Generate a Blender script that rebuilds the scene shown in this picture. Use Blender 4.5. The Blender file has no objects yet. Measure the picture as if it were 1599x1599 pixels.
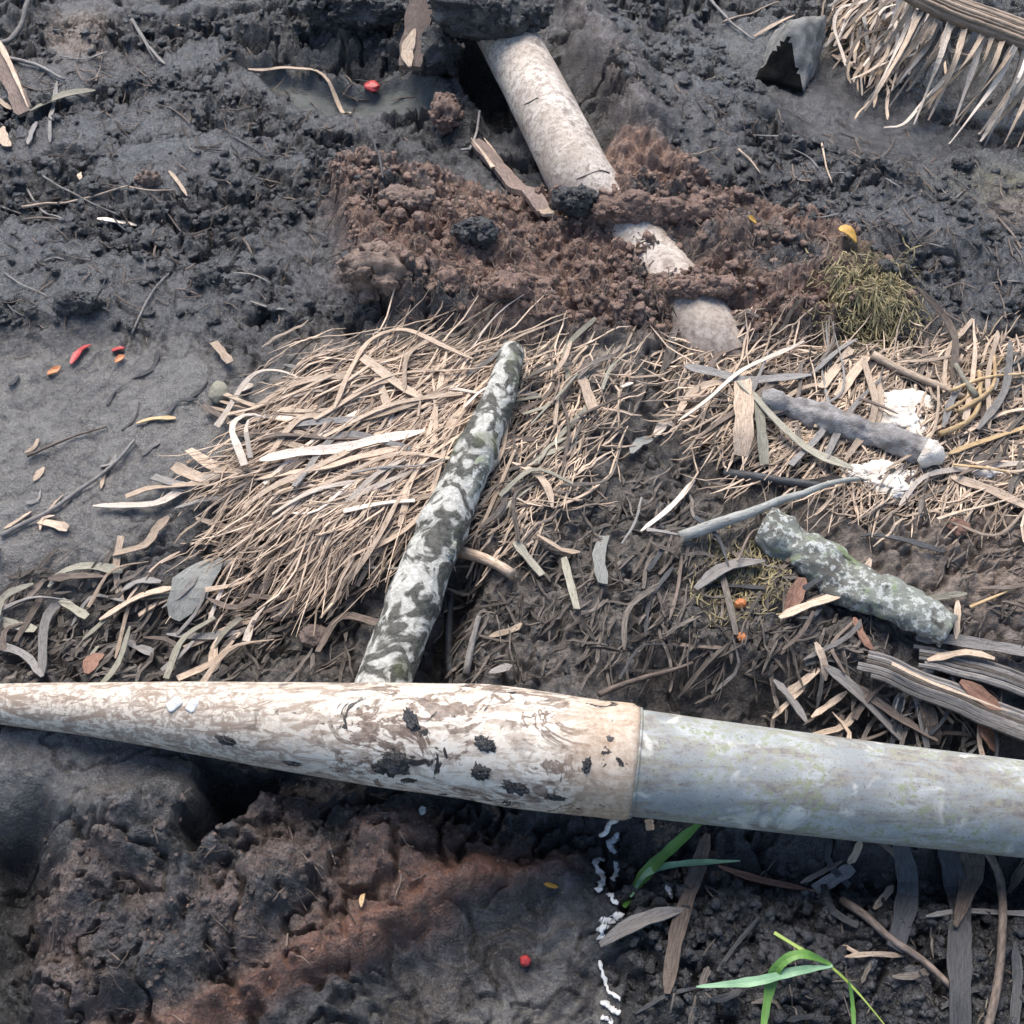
import bpy, math, random
import numpy as np
from mathutils import Vector, Matrix

random.seed(11)
rng = np.random.default_rng(11)
sc = bpy.context.scene
COL = sc.collection

# ------------------------------------------------------------------ camera
PXS, FPX = 1599.0, 1931.0          # photograph size and focal length in its pixels
CAMH, PITCH = 1.25, math.radians(50)
CP, SP = math.cos(PITCH), math.sin(PITCH)
CAM = np.array([0.0, 0.0, CAMH])
cam_data = bpy.data.cameras.new("camera")
cam = bpy.data.objects.new("camera", cam_data)
COL.objects.link(cam)
cam.location = (0, 0, CAMH)
cam.rotation_euler = (math.pi / 2 - PITCH, 0, 0)
cam_data.sensor_width = 36
cam_data.lens = 18 / math.tan(math.atan(PXS / 2 / FPX))
cam_data.clip_start = 0.02
cam_data.clip_end = 500
sc.camera = cam


def ray(px, py):
    u = (px - PXS / 2) / FPX
    v = -(py - PXS / 2) / FPX
    return np.array([u, CP + v * SP, -SP + v * CP])


def gp(px, py, z=0.0):
    d = ray(px, py)
    return CAM + d * ((z - CAMH) / d[2])


def depth_at(p):
    return float(p[1] * CP - (p[2] - CAMH) * SP)


def px2m(w, p):
    return w * depth_at(p) / FPX


# ------------------------------------------------------------------ noise
TAB = [np.random.default_rng(100 + i).random((256, 256)) for i in range(8)]
TAB3 = np.random.default_rng(77).random((64, 64, 64))


def vnoise(x, y, s=0):
    T = TAB[s % 8]
    ix = np.floor(x).astype(np.int64); iy = np.floor(y).astype(np.int64)
    fx = x - ix; fy = y - iy
    fx = fx * fx * fx * (fx * (fx * 6 - 15) + 10); fy = fy * fy * fy * (fy * (fy * 6 - 15) + 10)
    ix = (ix + 31 * s) & 255; iy = (iy + 57 * s) & 255
    jx = (ix + 1) & 255; jy = (iy + 1) & 255
    return (T[ix, iy] * (1 - fx) + T[jx, iy] * fx) * (1 - fy) + (T[ix, jy] * (1 - fx) + T[jx, jy] * fx) * fy


def fbm(x, y, size, octaves=4, s=0, gain=0.5):
    r = 0; a = 1; t = 0
    f = 1.0 / size
    for o in range(octaves):
        r = r + a * (vnoise(x * f + 13.7 * o, y * f + 7.1 * o, s + o) * 2 - 1)
        t += a; a *= gain; f *= 2.03
    return r / t


def lumps(x, y, cell, s=0, flat=0.6):
    """hemispherical lumps of random size, height 0..1"""
    X = x / cell; Y = y / cell
    ix = np.floor(X).astype(np.int64); iy = np.floor(Y).astype(np.int64)
    h = np.zeros_like(X)
    A, B, Cc = TAB[s % 8], TAB[(s + 3) % 8], TAB[(s + 5) % 8]
    for dx in (-1, 0, 1):
        for dy in (-1, 0, 1):
            cx = ix + dx; cy = iy + dy
            a = A[(cx + 17 * s) & 255, (cy + 5 * s) & 255]; b = B[(cx + 17 * s) & 255, (cy + 5 * s) & 255]
            c = Cc[(cx + 17 * s) & 255, (cy + 5 * s) & 255]
            r = 0.35 + 0.6 * c
            ex = X - (cx + a); ey = Y - (cy + b)
            ang = a * 6.28
            e1 = ex * np.cos(ang) + ey * np.sin(ang); e2 = (-ex * np.sin(ang) + ey * np.cos(ang)) * (1.0 + 0.8 * b)
            d2 = (e1 * e1 + e2 * e2) / (r * r)
            hh = np.clip(1 - d2, 0, 1) ** 0.8 * (0.35 + 0.65 * b) * r
            h = np.maximum(h, hh)
    return h


def vnoise3(p, f, s=0):
    q = p * f + 5.3 * s + 40
    i = np.floor(q).astype(np.int64); t = q - i
    t = t * t * (3 - 2 * t)
    i0 = i & 63; i1 = (i + 1) & 63
    r = 0
    for a in (0, 1):
        for b in (0, 1):
            for c in (0, 1):
                w = (t[:, 0] if a else 1 - t[:, 0]) * (t[:, 1] if b else 1 - t[:, 1]) * (t[:, 2] if c else 1 - t[:, 2])
                r = r + w * TAB3[(i1 if a else i0)[:, 0], (i1 if b else i0)[:, 1], (i1 if c else i0)[:, 2]]
    return r


def smooth(a, b, x):
    t = np.clip((x - a) / (b - a), 0, 1)
    return t * t * (3 - 2 * t)


# ------------------------------------------------------------------ materials
class NT:
    def __init__(self, name):
        self.m = bpy.data.materials.new(name)
        self.m.use_nodes = True
        self.t = self.m.node_tree
        self.b = self.t.nodes["Principled BSDF"]
        self.out = self.t.nodes["Material Output"]

    def n(self, typ, **kw):
        nd = self.t.nodes.new(typ)
        for k, v in kw.items():
            if k.startswith("i_"):
                nd.inputs[k[2:].replace("_", " ")].default_value = v
            else:
                setattr(nd, k, v)
        return nd

    def l(self, a, b):
        self.t.links.new(a, b)

    def coord(self, scale=(1, 1, 1), rot=(0, 0, 0), kind="Object"):
        tc = self.n("ShaderNodeTexCoord")
        mp = self.n("ShaderNodeMapping")
        mp.inputs["Scale"].default_value = scale
        mp.inputs["Rotation"].default_value = rot
        self.l(tc.outputs[kind], mp.inputs["Vector"])
        return mp.outputs["Vector"]

    def noise(self, vec, scale, detail=4, rough=0.55, dist=0.0):
        nd = self.n("ShaderNodeTexNoise")
        nd.inputs["Scale"].default_value = scale
        nd.inputs["Detail"].default_value = detail
        nd.inputs["Roughness"].default_value = rough
        nd.inputs["Distortion"].default_value = dist
        self.l(vec, nd.inputs["Vector"])
        return nd.outputs["Fac"]

    def ramp(self, fac, a, b, lo=0.0, hi=1.0):
        nd = self.n("ShaderNodeMapRange", interpolation_type="SMOOTHSTEP")
        nd.inputs["From Min"].default_value = a
        nd.inputs["From Max"].default_value = b
        nd.inputs["To Min"].default_value = lo
        nd.inputs["To Max"].default_value = hi
        self.l(fac, nd.inputs["Value"])
        return nd.outputs["Result"]

    def math(self, op, a, b=None):
        nd = self.n("ShaderNodeMath", operation=op)
        for i, v in enumerate((a, b)):
            if v is None: continue
            if isinstance(v, (int, float)): nd.inputs[i].default_value = v
            else: self.l(v, nd.inputs[i])
        return nd.outputs[0]

    def mix(self, fac, a, b):
        nd = self.n("ShaderNodeMix", data_type="RGBA")
        for sock, v in ((nd.inputs[0], fac), (nd.inputs[6], a), (nd.inputs[7], b)):
            if isinstance(v, (int, float)): sock.default_value = v
            elif isinstance(v, tuple): sock.default_value = v if len(v) == 4 else (*v, 1)
            else: self.l(v, sock)
        return nd.outputs[2]

    def attr(self, name):
        nd = self.n("ShaderNodeAttribute", attribute_name=name)
        return nd.outputs["Fac"]

    def bump(self, fac, dist, strength=1.0, prev=None):
        nd = self.n("ShaderNodeBump")
        nd.inputs["Distance"].default_value = dist
        nd.inputs["Strength"].default_value = strength
        self.l(fac, nd.inputs["Height"])
        if prev is not None: self.l(prev, nd.inputs["Normal"])
        return nd.outputs["Normal"]

    def fin(self, col=None, rough=None, normal=None, spec=None):
        if col is not None:
            if isinstance(col, tuple): self.b.inputs["Base Color"].default_value = (*col, 1)
            else: self.l(col, self.b.inputs["Base Color"])
        if rough is not None:
            if isinstance(rough, float): self.b.inputs["Roughness"].default_value = rough
            else: self.l(rough, self.b.inputs["Roughness"])
        if normal is not None: self.l(normal, self.b.inputs["Normal"])
        if spec is not None: self.b.inputs["Specular IOR Level"].default_value = spec
        return self.m


def mat_ground(name, brown_const=None, tan_const=0.0):
    k = NT(name)
    v = k.coord()
    n1 = k.noise(v, 9, 3, 0.6)
    n2 = k.noise(v, 55, 4, 0.65)
    n3 = k.noise(v, 260, 3, 0.7)
    n4 = k.noise(v, 900, 2, 0.7)
    mud = k.mix(k.ramp(n1, 0.35, 0.68), (0.024, 0.0235, 0.0255), (0.062, 0.061, 0.066))
    mud = k.mix(k.ramp(n2, 0.40, 0.66, 0, 0.7), mud, (0.115, 0.113, 0.119))
    mud = k.mix(k.ramp(n3, 0.50, 0.66, 0, 0.8), mud, (0.014, 0.014, 0.015))
    mud = k.mix(k.ramp(n4, 0.66, 0.74, 0, 0.45), mud, (0.20, 0.19, 0.18))
    wet = k.attr("wet")
    wetc = k.mix(k.ramp(n2, 0.3, 0.7), (0.080, 0.079, 0.083), (0.140, 0.138, 0.143))
    wetc = k.mix(k.attr("smear"), wetc, k.mix(k.ramp(n1, 0.4, 0.6), (0.05, 0.046, 0.044), (0.105, 0.090, 0.080)))
    mud = k.mix(k.math("MULTIPLY", wet, 0.8), mud, wetc)
    dark = k.attr("dark")  # dark soil, and shade painted into the hollows
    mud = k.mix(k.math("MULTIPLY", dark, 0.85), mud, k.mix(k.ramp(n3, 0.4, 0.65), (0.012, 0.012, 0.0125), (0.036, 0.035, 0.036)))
    br = k.mix(k.ramp(n2, 0.33, 0.68), (0.26, 0.150, 0.112), (0.52, 0.325, 0.235))
    br = k.mix(k.ramp(n3, 0.48, 0.72, 0, 0.8), br, (0.070, 0.050, 0.045))
    br = k.mix(k.ramp(n4, 0.60, 0.74, 0, 0.6), br, (0.36, 0.24, 0.17))
    if brown_const is None:
        bfac = k.attr("brown")
        bfac = k.math("MULTIPLY", bfac, k.ramp(n2, 0.22, 0.5, 0.55, 1.0))
    else:
        bfac = brown_const
    col = k.mix(bfac, mud, br)
    rust = k.attr("rust")
    col = k.mix(k.math("MULTIPLY", rust, k.ramp(n2, 0.3, 0.6, 0.5, 1.0)), col, k.mix(k.ramp(n3, 0.3, 0.7), (0.125, 0.054, 0.035), (0.29, 0.130, 0.078)))
    grn = k.mix(k.ramp(n3, 0.35, 0.7), (0.10, 0.10, 0.050), (0.30, 0.26, 0.14))
    col = k.mix(k.math("MULTIPLY", k.attr("moss"), k.ramp(n2, 0.35, 0.6)), col, grn)
    silt = k.mix(k.ramp(n2, 0.3, 0.7), (0.140, 0.150, 0.138), (0.195, 0.203, 0.190))
    clay = k.mix(k.ramp(n2, 0.3, 0.7), (0.200, 0.188, 0.174), (0.270, 0.255, 0.238))
    clay = k.mix(k.attr("smear"), clay, (0.115, 0.110, 0.106))
    col = k.mix(k.math("MULTIPLY", k.attr("clay"), 0.85), col, clay)
    col = k.mix(k.math("MULTIPLY", k.attr("silt"), 0.85), col, silt)
    lit = k.mix(k.ramp(n2, 0.35, 0.65), (0.11, 0.092, 0.078), (0.36, 0.295, 0.24))
    col = k.mix(k.math("MULTIPLY", k.attr("litter"), k.ramp(n3, 0.3, 0.6, 0.4, 1.0)), col, lit)
    tan = k.mix(k.ramp(n2, 0.35, 0.65), (0.24, 0.17, 0.125), (0.40, 0.31, 0.25))
    tf = k.attr("tan") if tan_const == 0 else tan_const
    tf = k.math("MULTIPLY", tf, k.ramp(n3, 0.25, 0.6, 0.45, 1.0))
    col = k.mix(tf, col, tan)
    r = k.ramp(n2, 0.3, 0.7, 0.24, 0.46)
    r = k.math("SUBTRACT", r, k.math("MULTIPLY", wet, 0.10))
    dryness = k.math("MAXIMUM", bfac, k.math("MAXIMUM", k.attr("litter"), k.attr("silt")))
    r = k.math("MAXIMUM", r, k.math("MULTIPLY", dryness, 0.85))
    nb = k.bump(n2, 0.014, 0.7)
    nb = k.bump(n3, 0.007, 1.0, nb)
    nb = k.bump(n4, 0.0025, 0.9, nb)
    return k.fin(col, r, nb, 1.0)


def mat_fibre(name, a, b, c=None, rough=0.75, fleck=(0.03, 0.025, 0.02), along=8, spec=0.3):
    """dry plant fibre: streaks along the strip (attribute 'along' / 'across')"""
    k = NT(name)
    al = k.n("ShaderNodeAttribute", attribute_name="along").outputs["Fac"]
    ac = k.n("ShaderNodeAttribute", attribute_name="across").outputs["Fac"]
    cx = k.n("ShaderNodeCombineXYZ")
    oi = k.n("ShaderNodeObjectInfo")
    k.l(k.math("MULTIPLY", al, along), cx.inputs[0])
    k.l(k.math("MULTIPLY", ac, 900.0), cx.inputs[1])
    k.l(k.math("MULTIPLY", oi.outputs["Random"], 37.0), cx.inputs[2])
    n1 = k.noise(cx.outputs[0], 1.0, 3, 0.6)
    v = k.coord()
    n2 = k.noise(v, 40, 4, 0.6)
    n3 = k.noise(v, 300, 3, 0.6)
    col = k.mix(k.ramp(n1, 0.3, 0.7), a, b)
    if c: col = k.mix(k.ramp(n2, 0.45, 0.7), col, c)
    col = k.mix(k.ramp(n3, 0.58, 0.74, 0, 0.7), col, fleck)
    hv = k.n("ShaderNodeHueSaturation")
    k.l(k.math("ADD", k.attr("tone"), k.math("ADD", k.math("MULTIPLY", oi.outputs["Random"], 0.6), 0.68)), hv.inputs["Value"])
    k.l(col, hv.inputs["Color"])
    nb = k.bump(n1, 0.001, 0.8)
    nb = k.bump(n3, 0.0008, 0.5, nb)
    return k.fin(hv.outputs["Color"], rough, nb, spec)


def mat_simple(name, a, b, scale=40, rough=0.6, bump=0.001, spec=0.4, sss=0.0):
    k = NT(name)
    v = k.coord()
    n = k.noise(v, scale, 5, 0.6)
    n2 = k.noise(v, scale * 6, 3, 0.6)
    col = k.mix(k.ramp(n, 0.32, 0.68), a, b)
    col = k.mix(k.ramp(n2, 0.6, 0.75, 0, 0.4), col, tuple(x * 0.4 for x in a))
    return k.fin(col, rough, k.bump(n2, bump, 0.8), spec)


M = {}
M["ground"] = mat_ground("mud")
M["brown_soil"] = mat_ground("brown_soil", 0.9)
M["tan_soil"] = mat_ground("tan_soil", 0.9, 0.55)
M["mixed_soil"] = mat_ground("mixed_soil", 0.20)
M["moss_soil"] = mat_simple("moss_soil", (0.13, 0.115, 0.075), (0.33, 0.275, 0.17), 120, 0.9, 0.004)
M["black_soil"] = mat_ground("black_soil", 0.0)
M["straw"] = mat_fibre("straw", (0.37, 0.27, 0.19), (0.62, 0.49, 0.375))
M["pale"] = mat_fibre("pale_straw", (0.55, 0.45, 0.36), (0.78, 0.68, 0.58))
M["grey"] = mat_fibre("grey_fibre", (0.16, 0.145, 0.135), (0.30, 0.28, 0.26))
M["brown"] = mat_fibre("brown_fibre", (0.10, 0.076, 0.062), (0.22, 0.172, 0.142))
M["dark"] = mat_fibre("dark_fibre", (0.030, 0.031, 0.034), (0.070, 0.071, 0.076), rough=0.55)
M["litter"] = mat_fibre("grey_litter", (0.075, 0.062, 0.052), (0.20, 0.17, 0.145))
M["gold"] = mat_fibre("gold_fibre", (0.38, 0.25, 0.12), (0.60, 0.44, 0.26))
M["greenish"] = mat_fibre("greenish_fibre", (0.22, 0.205, 0.155), (0.38, 0.35, 0.28))
M["reddish"] = mat_fibre("reddish_fibre", (0.16, 0.085, 0.06), (0.30, 0.17, 0.12))
M["greygreen"] = mat_fibre("greygreen_leaf", (0.21, 0.21, 0.19), (0.34, 0.34, 0.315))
M["white"] = mat_simple("white_scrap", (0.50, 0.50, 0.49), (0.76, 0.76, 0.74), 90, 0.6)
M["husk"] = mat_simple("pale_husk", (0.60, 0.52, 0.43), (0.84, 0.79, 0.72), 45, 0.7, 0.003)
M["red"] = mat_simple("red_fruit", (0.36, 0.03, 0.03), (0.58, 0.09, 0.09), 60, 0.35)
M["orange"] = mat_simple("orange_fruit", (0.42, 0.13, 0.04), (0.66, 0.26, 0.10), 60, 0.4)
M["yellow"] = mat_simple("yellow_leaf", (0.40, 0.22, 0.04), (0.62, 0.36, 0.08), 60, 0.5)
M["slab"] = mat_simple("grey_slab", (0.12, 0.115, 0.105), (0.26, 0.25, 0.235), 45, 0.7, 0.001)
M["blackstone"] = mat_simple("black_face", (0.006, 0.006, 0.006), (0.014, 0.0135, 0.013), 60, 1.0, 0.002, 0.08)
M["wood"] = mat_fibre("rotten_wood", (0.11, 0.085, 0.075), (0.27, 0.20, 0.165), rough=0.8)
M["rib"] = mat_fibre("palm_rib", (0.14, 0.11, 0.085), (0.38, 0.29, 0.22), along=4)


def mat_grass(name, a, b):
    k = NT(name)
    ac = k.n("ShaderNodeAttribute", attribute_name="across").outputs["Fac"]
    cx = k.n("ShaderNodeCombineXYZ")
    k.l(k.math("MULTIPLY", ac, 1500.0), cx.inputs[1])
    n = k.noise(cx.outputs[0], 1.0, 2)
    v = k.coord()
    n2 = k.noise(v, 50, 3)
    col = k.mix(k.ramp(n2, 0.35, 0.65), a, b)
    col = k.mix(k.ramp(n, 0.45, 0.7, 0, 0.35), col, tuple(min(1, x * 1.8) for x in b))
    return k.fin(col, 0.45, k.bump(n, 0.0006, 0.6), 0.4)


M["grass"] = mat_grass("grass_green", (0.065, 0.16, 0.030), (0.12, 0.25, 0.05))
M["grass_pale"] = mat_grass("grass_pale", (0.14, 0.27, 0.15), (0.24, 0.40, 0.24))
M["stem"] = mat_grass("grass_stem", (0.22, 0.32, 0.05), (0.34, 0.42, 0.10))


def mat_white_pipe():
    k = NT("stained_white_pipe")
    v = k.coord()
    al = k.attr("along")          # photograph-like position along pipe 0..1
    vs = k.coord((9.0, 34, 34), (0, 0, math.radians(8)))
    st = k.noise(vs, 2.6, 7, 0.72, 0.9)      # streaks along the pipe
    sw = k.noise(k.coord((1, 1.5, 1.5), (0, 0, 0.7)), 13, 5, 0.62, 1.5)      # smeared swirls
    fine = k.noise(v, 130, 5, 0.7, 0.4)
    vf = k.noise(v, 420, 3, 0.7)
    big = k.noise(v, 11, 4, 0.6, 0.5)
    cream = k.mix(k.ramp(fine, 0.35, 0.65), (0.64, 0.54, 0.43), (0.87, 0.81, 0.71))
    brown = k.mix(k.ramp(fine, 0.3, 0.7), (0.16, 0.105, 0.075), (0.42, 0.31, 0.23))
    left = k.ramp(al, 0.62, 0.38, 0, 1)
    sfac = k.math("MULTIPLY", k.ramp(st, 0.47, 0.58), k.ramp(al, 0.30, 0.85, 0.85, 0.55))
    col = k.mix(sfac, cream, brown)
    spk = k.math("MULTIPLY", k.ramp(fine, 0.44, 0.58), k.math("ADD", k.math("MULTIPLY", left, 0.65), 0.15))
    col = k.mix(spk, col, (0.25, 0.185, 0.14))
    line = k.ramp(k.math("ABSOLUTE", k.math("SUBTRACT", sw, 0.5)), 0.010, 0.050, 1.0, 0.0)
    mid = k.math("MULTIPLY", k.ramp(al, 0.45, 0.62), k.ramp(al, 0.985, 0.92))
    lf = k.math("MULTIPLY", k.math("MULTIPLY", line, mid), k.ramp(big, 0.40, 0.55))
    col = k.mix(k.math("MULTIPLY", lf, 0.9), col, (0.13, 0.085, 0.062))
    blot = k.math("MULTIPLY", k.ramp(k.noise(k.coord((1.0, 1.7, 1.7), (0, 0, 0.5)), 21, 5, 0.65, 1.2), 0.535, 0.575), mid)
    col = k.mix(k.math("MULTIPLY", blot, 0.85), col, k.mix(k.ramp(fine, .35, .65), (0.10, 0.070, 0.055), (0.27, 0.19, 0.14)))
    rim = k.math("MULTIPLY", k.ramp(al, 0.875, 0.955), k.ramp(big, 0.25, 0.6, 0.55, 1.0))
    col = k.mix(k.math("MULTIPLY", rim, 0.9), col, k.mix(k.ramp(fine, 0.3, 0.7), (0.33, 0.22, 0.145), (0.56, 0.42, 0.30)))
    dk = k.math("MULTIPLY", k.ramp(k.noise(v, 27, 4, 0.6, 1.2), 0.62, 0.66), k.ramp(al, 0.3, 0.6))
    col = k.mix(dk, col, (0.03, 0.026, 0.024))
    col = k.mix(k.ramp(vf, 0.66, 0.74, 0, 0.6), col, (0.12, 0.09, 0.07))
    r = k.ramp(st, 0.4, 0.6, 0.42, 0.75)
    nb = k.bump(fine, 0.0008, 0.5)
    return k.fin(col, r, nb, 0.4)


def mat_grey_pipe():
    k = NT("grey_pipe")
    v = k.coord()
    st = k.noise(k.coord((6, 22, 22), (0, 0, -0.1)), 2.4, 6, 0.65, 0.5)
    fine = k.noise(v, 120, 5, 0.7)
    vf = k.noise(v, 380, 3, 0.7)
    big = k.noise(v, 14, 4, 0.6)
    col = k.mix(k.ramp(big, 0.35, 0.65), (0.27, 0.285, 0.285), (0.44, 0.45, 0.44))
    col = k.mix(k.ramp(st, 0.42, 0.62, 0, 0.85), col, k.mix(k.ramp(fine, .35, .65), (0.16, 0.132, 0.110), (0.31, 0.27, 0.23)))
    col = k.mix(k.math("MULTIPLY", k.ramp(fine, 0.46, 0.62), k.ramp(big, 0.35, 0.6)), col, (0.27, 0.285, 0.18))
    col = k.mix(k.ramp(k.noise(v, 24, 3, 0.6, 0.6), 0.56, 0.70, 0, 0.8), col, (0.64, 0.62, 0.56))
    col = k.mix(k.ramp(vf, 0.58, 0.68, 0, 0.7), col, (0.10, 0.09, 0.08))
    return k.fin(col, k.ramp(st, 0.4, 0.6, 0.42, 0.65), k.bump(fine, 0.0006, 0.5), 0.4)


def mat_old_pipe():
    k = NT("dusty_old_pipe")
    v = k.coord()
    fine = k.noise(v, 110, 5, 0.7, 0.5)
    vf = k.noise(v, 360, 3, 0.7)
    big = k.noise(v, 13, 4, 0.6)
    col = k.mix(k.ramp(big, 0.35, 0.65), (0.42, 0.35, 0.29), (0.66, 0.58, 0.50))
    col = k.mix(k.ramp(fine, 0.44, 0.62, 0, 0.75), col, (0.24, 0.185, 0.15))
    col = k.mix(k.ramp(k.noise(v, 26, 4, 0.65, 0.6), 0.54, 0.68, 0, 0.8), col, (0.19, 0.145, 0.12))
    sw = k.noise(v, 40, 3, 0.5, 1.8)
    line = k.ramp(k.math("ABSOLUTE", k.math("SUBTRACT", sw, 0.5)), 0.003, 0.012, 0.5, 0.0)
    col = k.mix(line, col, (0.20, 0.17, 0.15))
    col = k.mix(k.ramp(vf, 0.63, 0.72, 0, 0.8), col, (0.07, 0.06, 0.055))
    return k.fin(col, 0.6, k.bump(fine, 0.0008, 0.5), 0.35)


def mat_bark():
    k = NT("mottled_bark")
    v = k.coord()
    cx = k.n("ShaderNodeCombineXYZ")
    k.l(k.math("MULTIPLY", k.attr("along"), 1.0), cx.inputs[0])
    sw = k.noise(k.coord((1, 1, 1)), 26, 4, 0.55, 1.0)
    fine = k.noise(v, 140, 4, 0.7)
    n = k.noise(v, 70, 4, 0.6)
    pale = k.mix(k.ramp(fine, 0.35, 0.65), (0.36, 0.35, 0.31), (0.60, 0.58, 0.53))
    dark = k.mix(k.ramp(fine, 0.35, 0.65), (0.045, 0.045, 0.040), (0.12, 0.115, 0.10))
    mix = k.math("ADD", k.math("MULTIPLY", sw, 0.75), k.math("MULTIPLY", n, 0.25))
    col = k.mix(k.ramp(mix, 0.47, 0.535), pale, dark)
    col = k.mix(k.ramp(k.noise(v, 17, 3), 0.56, 0.68, 0, 0.6), col, (0.10, 0.11, 0.055))
    nb = k.bump(n, 0.003, 0.7)
    return k.fin(col, 0.75, k.bump(fine, 0.0015, 0.8, nb), 0.3)


def mat_lichen():
    k = NT("lichen_bark")
    v = k.coord()
    n1 = k.noise(v, 20, 4, 0.6)
    n2 = k.noise(v, 90, 5, 0.7)
    col = k.mix(k.ramp(n1, 0.35, 0.6), (0.12, 0.115, 0.10), (0.22, 0.23, 0.20))
    col = k.mix(k.ramp(n2, 0.50, 0.58, 0, 0.9), col, (0.52, 0.53, 0.50))
    col = k.mix(k.ramp(k.noise(v, 45, 4), 0.55, 0.68, 0, 0.8), col, (0.15, 0.20, 0.07))
    col = k.mix(k.ramp(k.noise(v, 60, 4), 0.6, 0.7, 0, 0.9), col, (0.05, 0.045, 0.04))
    nb = k.bump(n2, 0.004, 0.8)
    return k.fin(col, 0.85, nb, 0.25)


M["white_pipe"] = mat_white_pipe()
M["grey_pipe"] = mat_grey_pipe()
M["old_pipe"] = mat_old_pipe()
M["bark"] = mat_bark()
M["lichen"] = mat_lichen()
M["greybark"] = mat_simple("grey_bark", (0.17, 0.155, 0.145), (0.36, 0.34, 0.33), 60, 0.8, 0.003)

# ------------------------------------------------------------------ ground
FX = 1.16
xs = np.arange(-FX, FX + 1e-6, 0.0022)
g = []
d = 0.004; x = FX
while x < 60:
    x += d; d *= 1.16; g.append(x)
xs = np.concatenate([-np.array(g)[::-1], xs, np.array(g)])
ys = []
y = 0.30
while y < 2.75:
    ys.append(y)
    dist2 = y * y + CAMH * CAMH
    y += max(0.0017, min(0.0052, 1.45 * dist2 / CAMH / 1236))
yl = ys[-1]; d = 0.006; g = []
while yl < 90:
    yl += d; d *= 1.16; g.append(yl)
yf = ys[0]; d = 0.003; g2 = []
while yf > -60:
    yf -= d; d *= 1.18; g2.append(yf)
ys = np.concatenate([np.array(g2)[::-1], np.array(ys), np.array(g)])
NX, NY = len(xs), len(ys)
GX, GY = np.meshgrid(xs, ys)        # [NY, NX]
inner = smooth(2.2, 1.15, np.abs(GX)) * smooth(4.5, 2.75, GY) * smooth(-0.6, 0.25, GY)
WX = GX + 0.020 * fbm(GX, GY, 0.10, 3, 1) + 0.006 * fbm(GX, GY, 0.03, 2, 4)
WY = GY + 0.020 * fbm(GX, GY, 0.10, 3, 2) + 0.006 * fbm(GX, GY, 0.03, 2, 5)


def poly_mask(pts, soft=0.03, warp=True):
    P = np.array([gp(*p)[:2] for p in pts])
    X, Y = (WX, WY) if warp else (GX, GY)
    lo = P.min(0) - soft * 3 - 0.03; hi = P.max(0) + soft * 3 + 0.03
    j0, j1 = np.searchsorted(xs, lo[0]), np.searchsorted(xs, hi[0])
    i0, i1 = np.searchsorted(ys, lo[1]), np.searchsorted(ys, hi[1])
    out = np.zeros_like(GX)
    x = X[i0:i1, j0:j1]; y = Y[i0:i1, j0:j1]
    dmin = np.full_like(x, 9.0); ins = np.zeros(x.shape, bool)
    for a in range(len(P)):
        x0, y0 = P[a]; x1, y1 = P[(a + 1) % len(P)]
        ex, ey = x1 - x0, y1 - y0
        t = np.clip(((x - x0) * ex + (y - y0) * ey) / (ex * ex + ey * ey + 1e-12), 0, 1)
        dmin = np.minimum(dmin, np.hypot(x - x0 - t * ex, y - y0 - t * ey))
        c = ((y0 > y) != (y1 > y)) & (x < (x1 - x0) * (y - y0) / (y1 - y0 + 1e-12) + x0)
        ins ^= c
    sd = np.where(ins, dmin, -dmin)
    out[i0:i1, j0:j1] = smooth(-soft, soft, sd)
    return out


def line_mask(pts, width, warp=True):
    P = np.array([gp(*p)[:2] for p in pts])
    X, Y = (WX, WY) if warp else (GX, GY)
    dmin = np.full_like(X, 9.0)
    for a in range(len(P) - 1):
        x0, y0 = P[a]; x1, y1 = P[a + 1]
        ex, ey = x1 - x0, y1 - y0
        t = np.clip(((X - x0) * ex + (Y - y0) * ey) / (ex * ex + ey * ey + 1e-12), 0, 1)
        dmin = np.minimum(dmin, np.hypot(X - x0 - t * ex, Y - y0 - t * ey))
    return np.exp(-(dmin / width) ** 2)


def dot(px, py, rx, ry=None):
    c = gp(px, py); ry = ry or rx
    return np.exp(-(((WX - c[0]) / rx) ** 2 + ((WY - c[1]) / ry) ** 2))


UP = smooth(gp(800, 560)[1], gp(800, 520)[1], WY + 0.0)          # upper third of the place
UPPER = poly_mask([(-700, -300), (2300, -300), (2300, 532), (-700, 532)], 0.03)
LOWER = poly_mask([(-600, 1130), (0, 1120), (450, 1150), (980, 1230), (1700, 1320), (2200, 1900), (-600, 1900)], 0.03)
MID = np.clip(1 - UPPER - LOWER, 0, 1)
HEAP = poly_mask([(515, 300), (600, 285), (720, 315), (830, 330), (900, 300), (960, 250), (1060, 270), (1150, 330), (1290, 370), (1420, 480), (1400, 540),
                  (1150, 545), (900, 550), (640, 530), (540, 460)], 0.035)
HEAP_HI = poly_mask([(520, 300), (600, 290), (720, 330), (840, 420), (860, 520), (650, 520), (560, 450)], 0.03)
SILT = poly_mask([(380, 105), (450, 110), (520, 125), (600, 120), (680, 130), (690, 165), (600, 172), (540, 178), (470, 165)], 0.018)
SILT_CLIFF = poly_mask([(370, 62), (480, 90), (560, 100), (640, 90), (640, 115), (560, 118), (480, 108), (400, 96)], 0.02)
FLAT = poly_mask([(1120, 20), (1200, 60), (1200, 130), (1300, 110), (1420, 160), (1500, 210), (1480, 250), (1360, 270), (1250, 220), (1160, 130), (1080, 60)], 0.04)
FLAT2 = poly_mask([(160, 210), (280, 200), (380, 250), (420, 290), (300, 270), (220, 250)], 0.03)
MUDSLOPE = poly_mask([(-300, 545), (300, 545), (420, 600), (430, 670), (300, 760), (220, 830), (150, 900), (40, 960), (-300, 1000)], 0.05)
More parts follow.
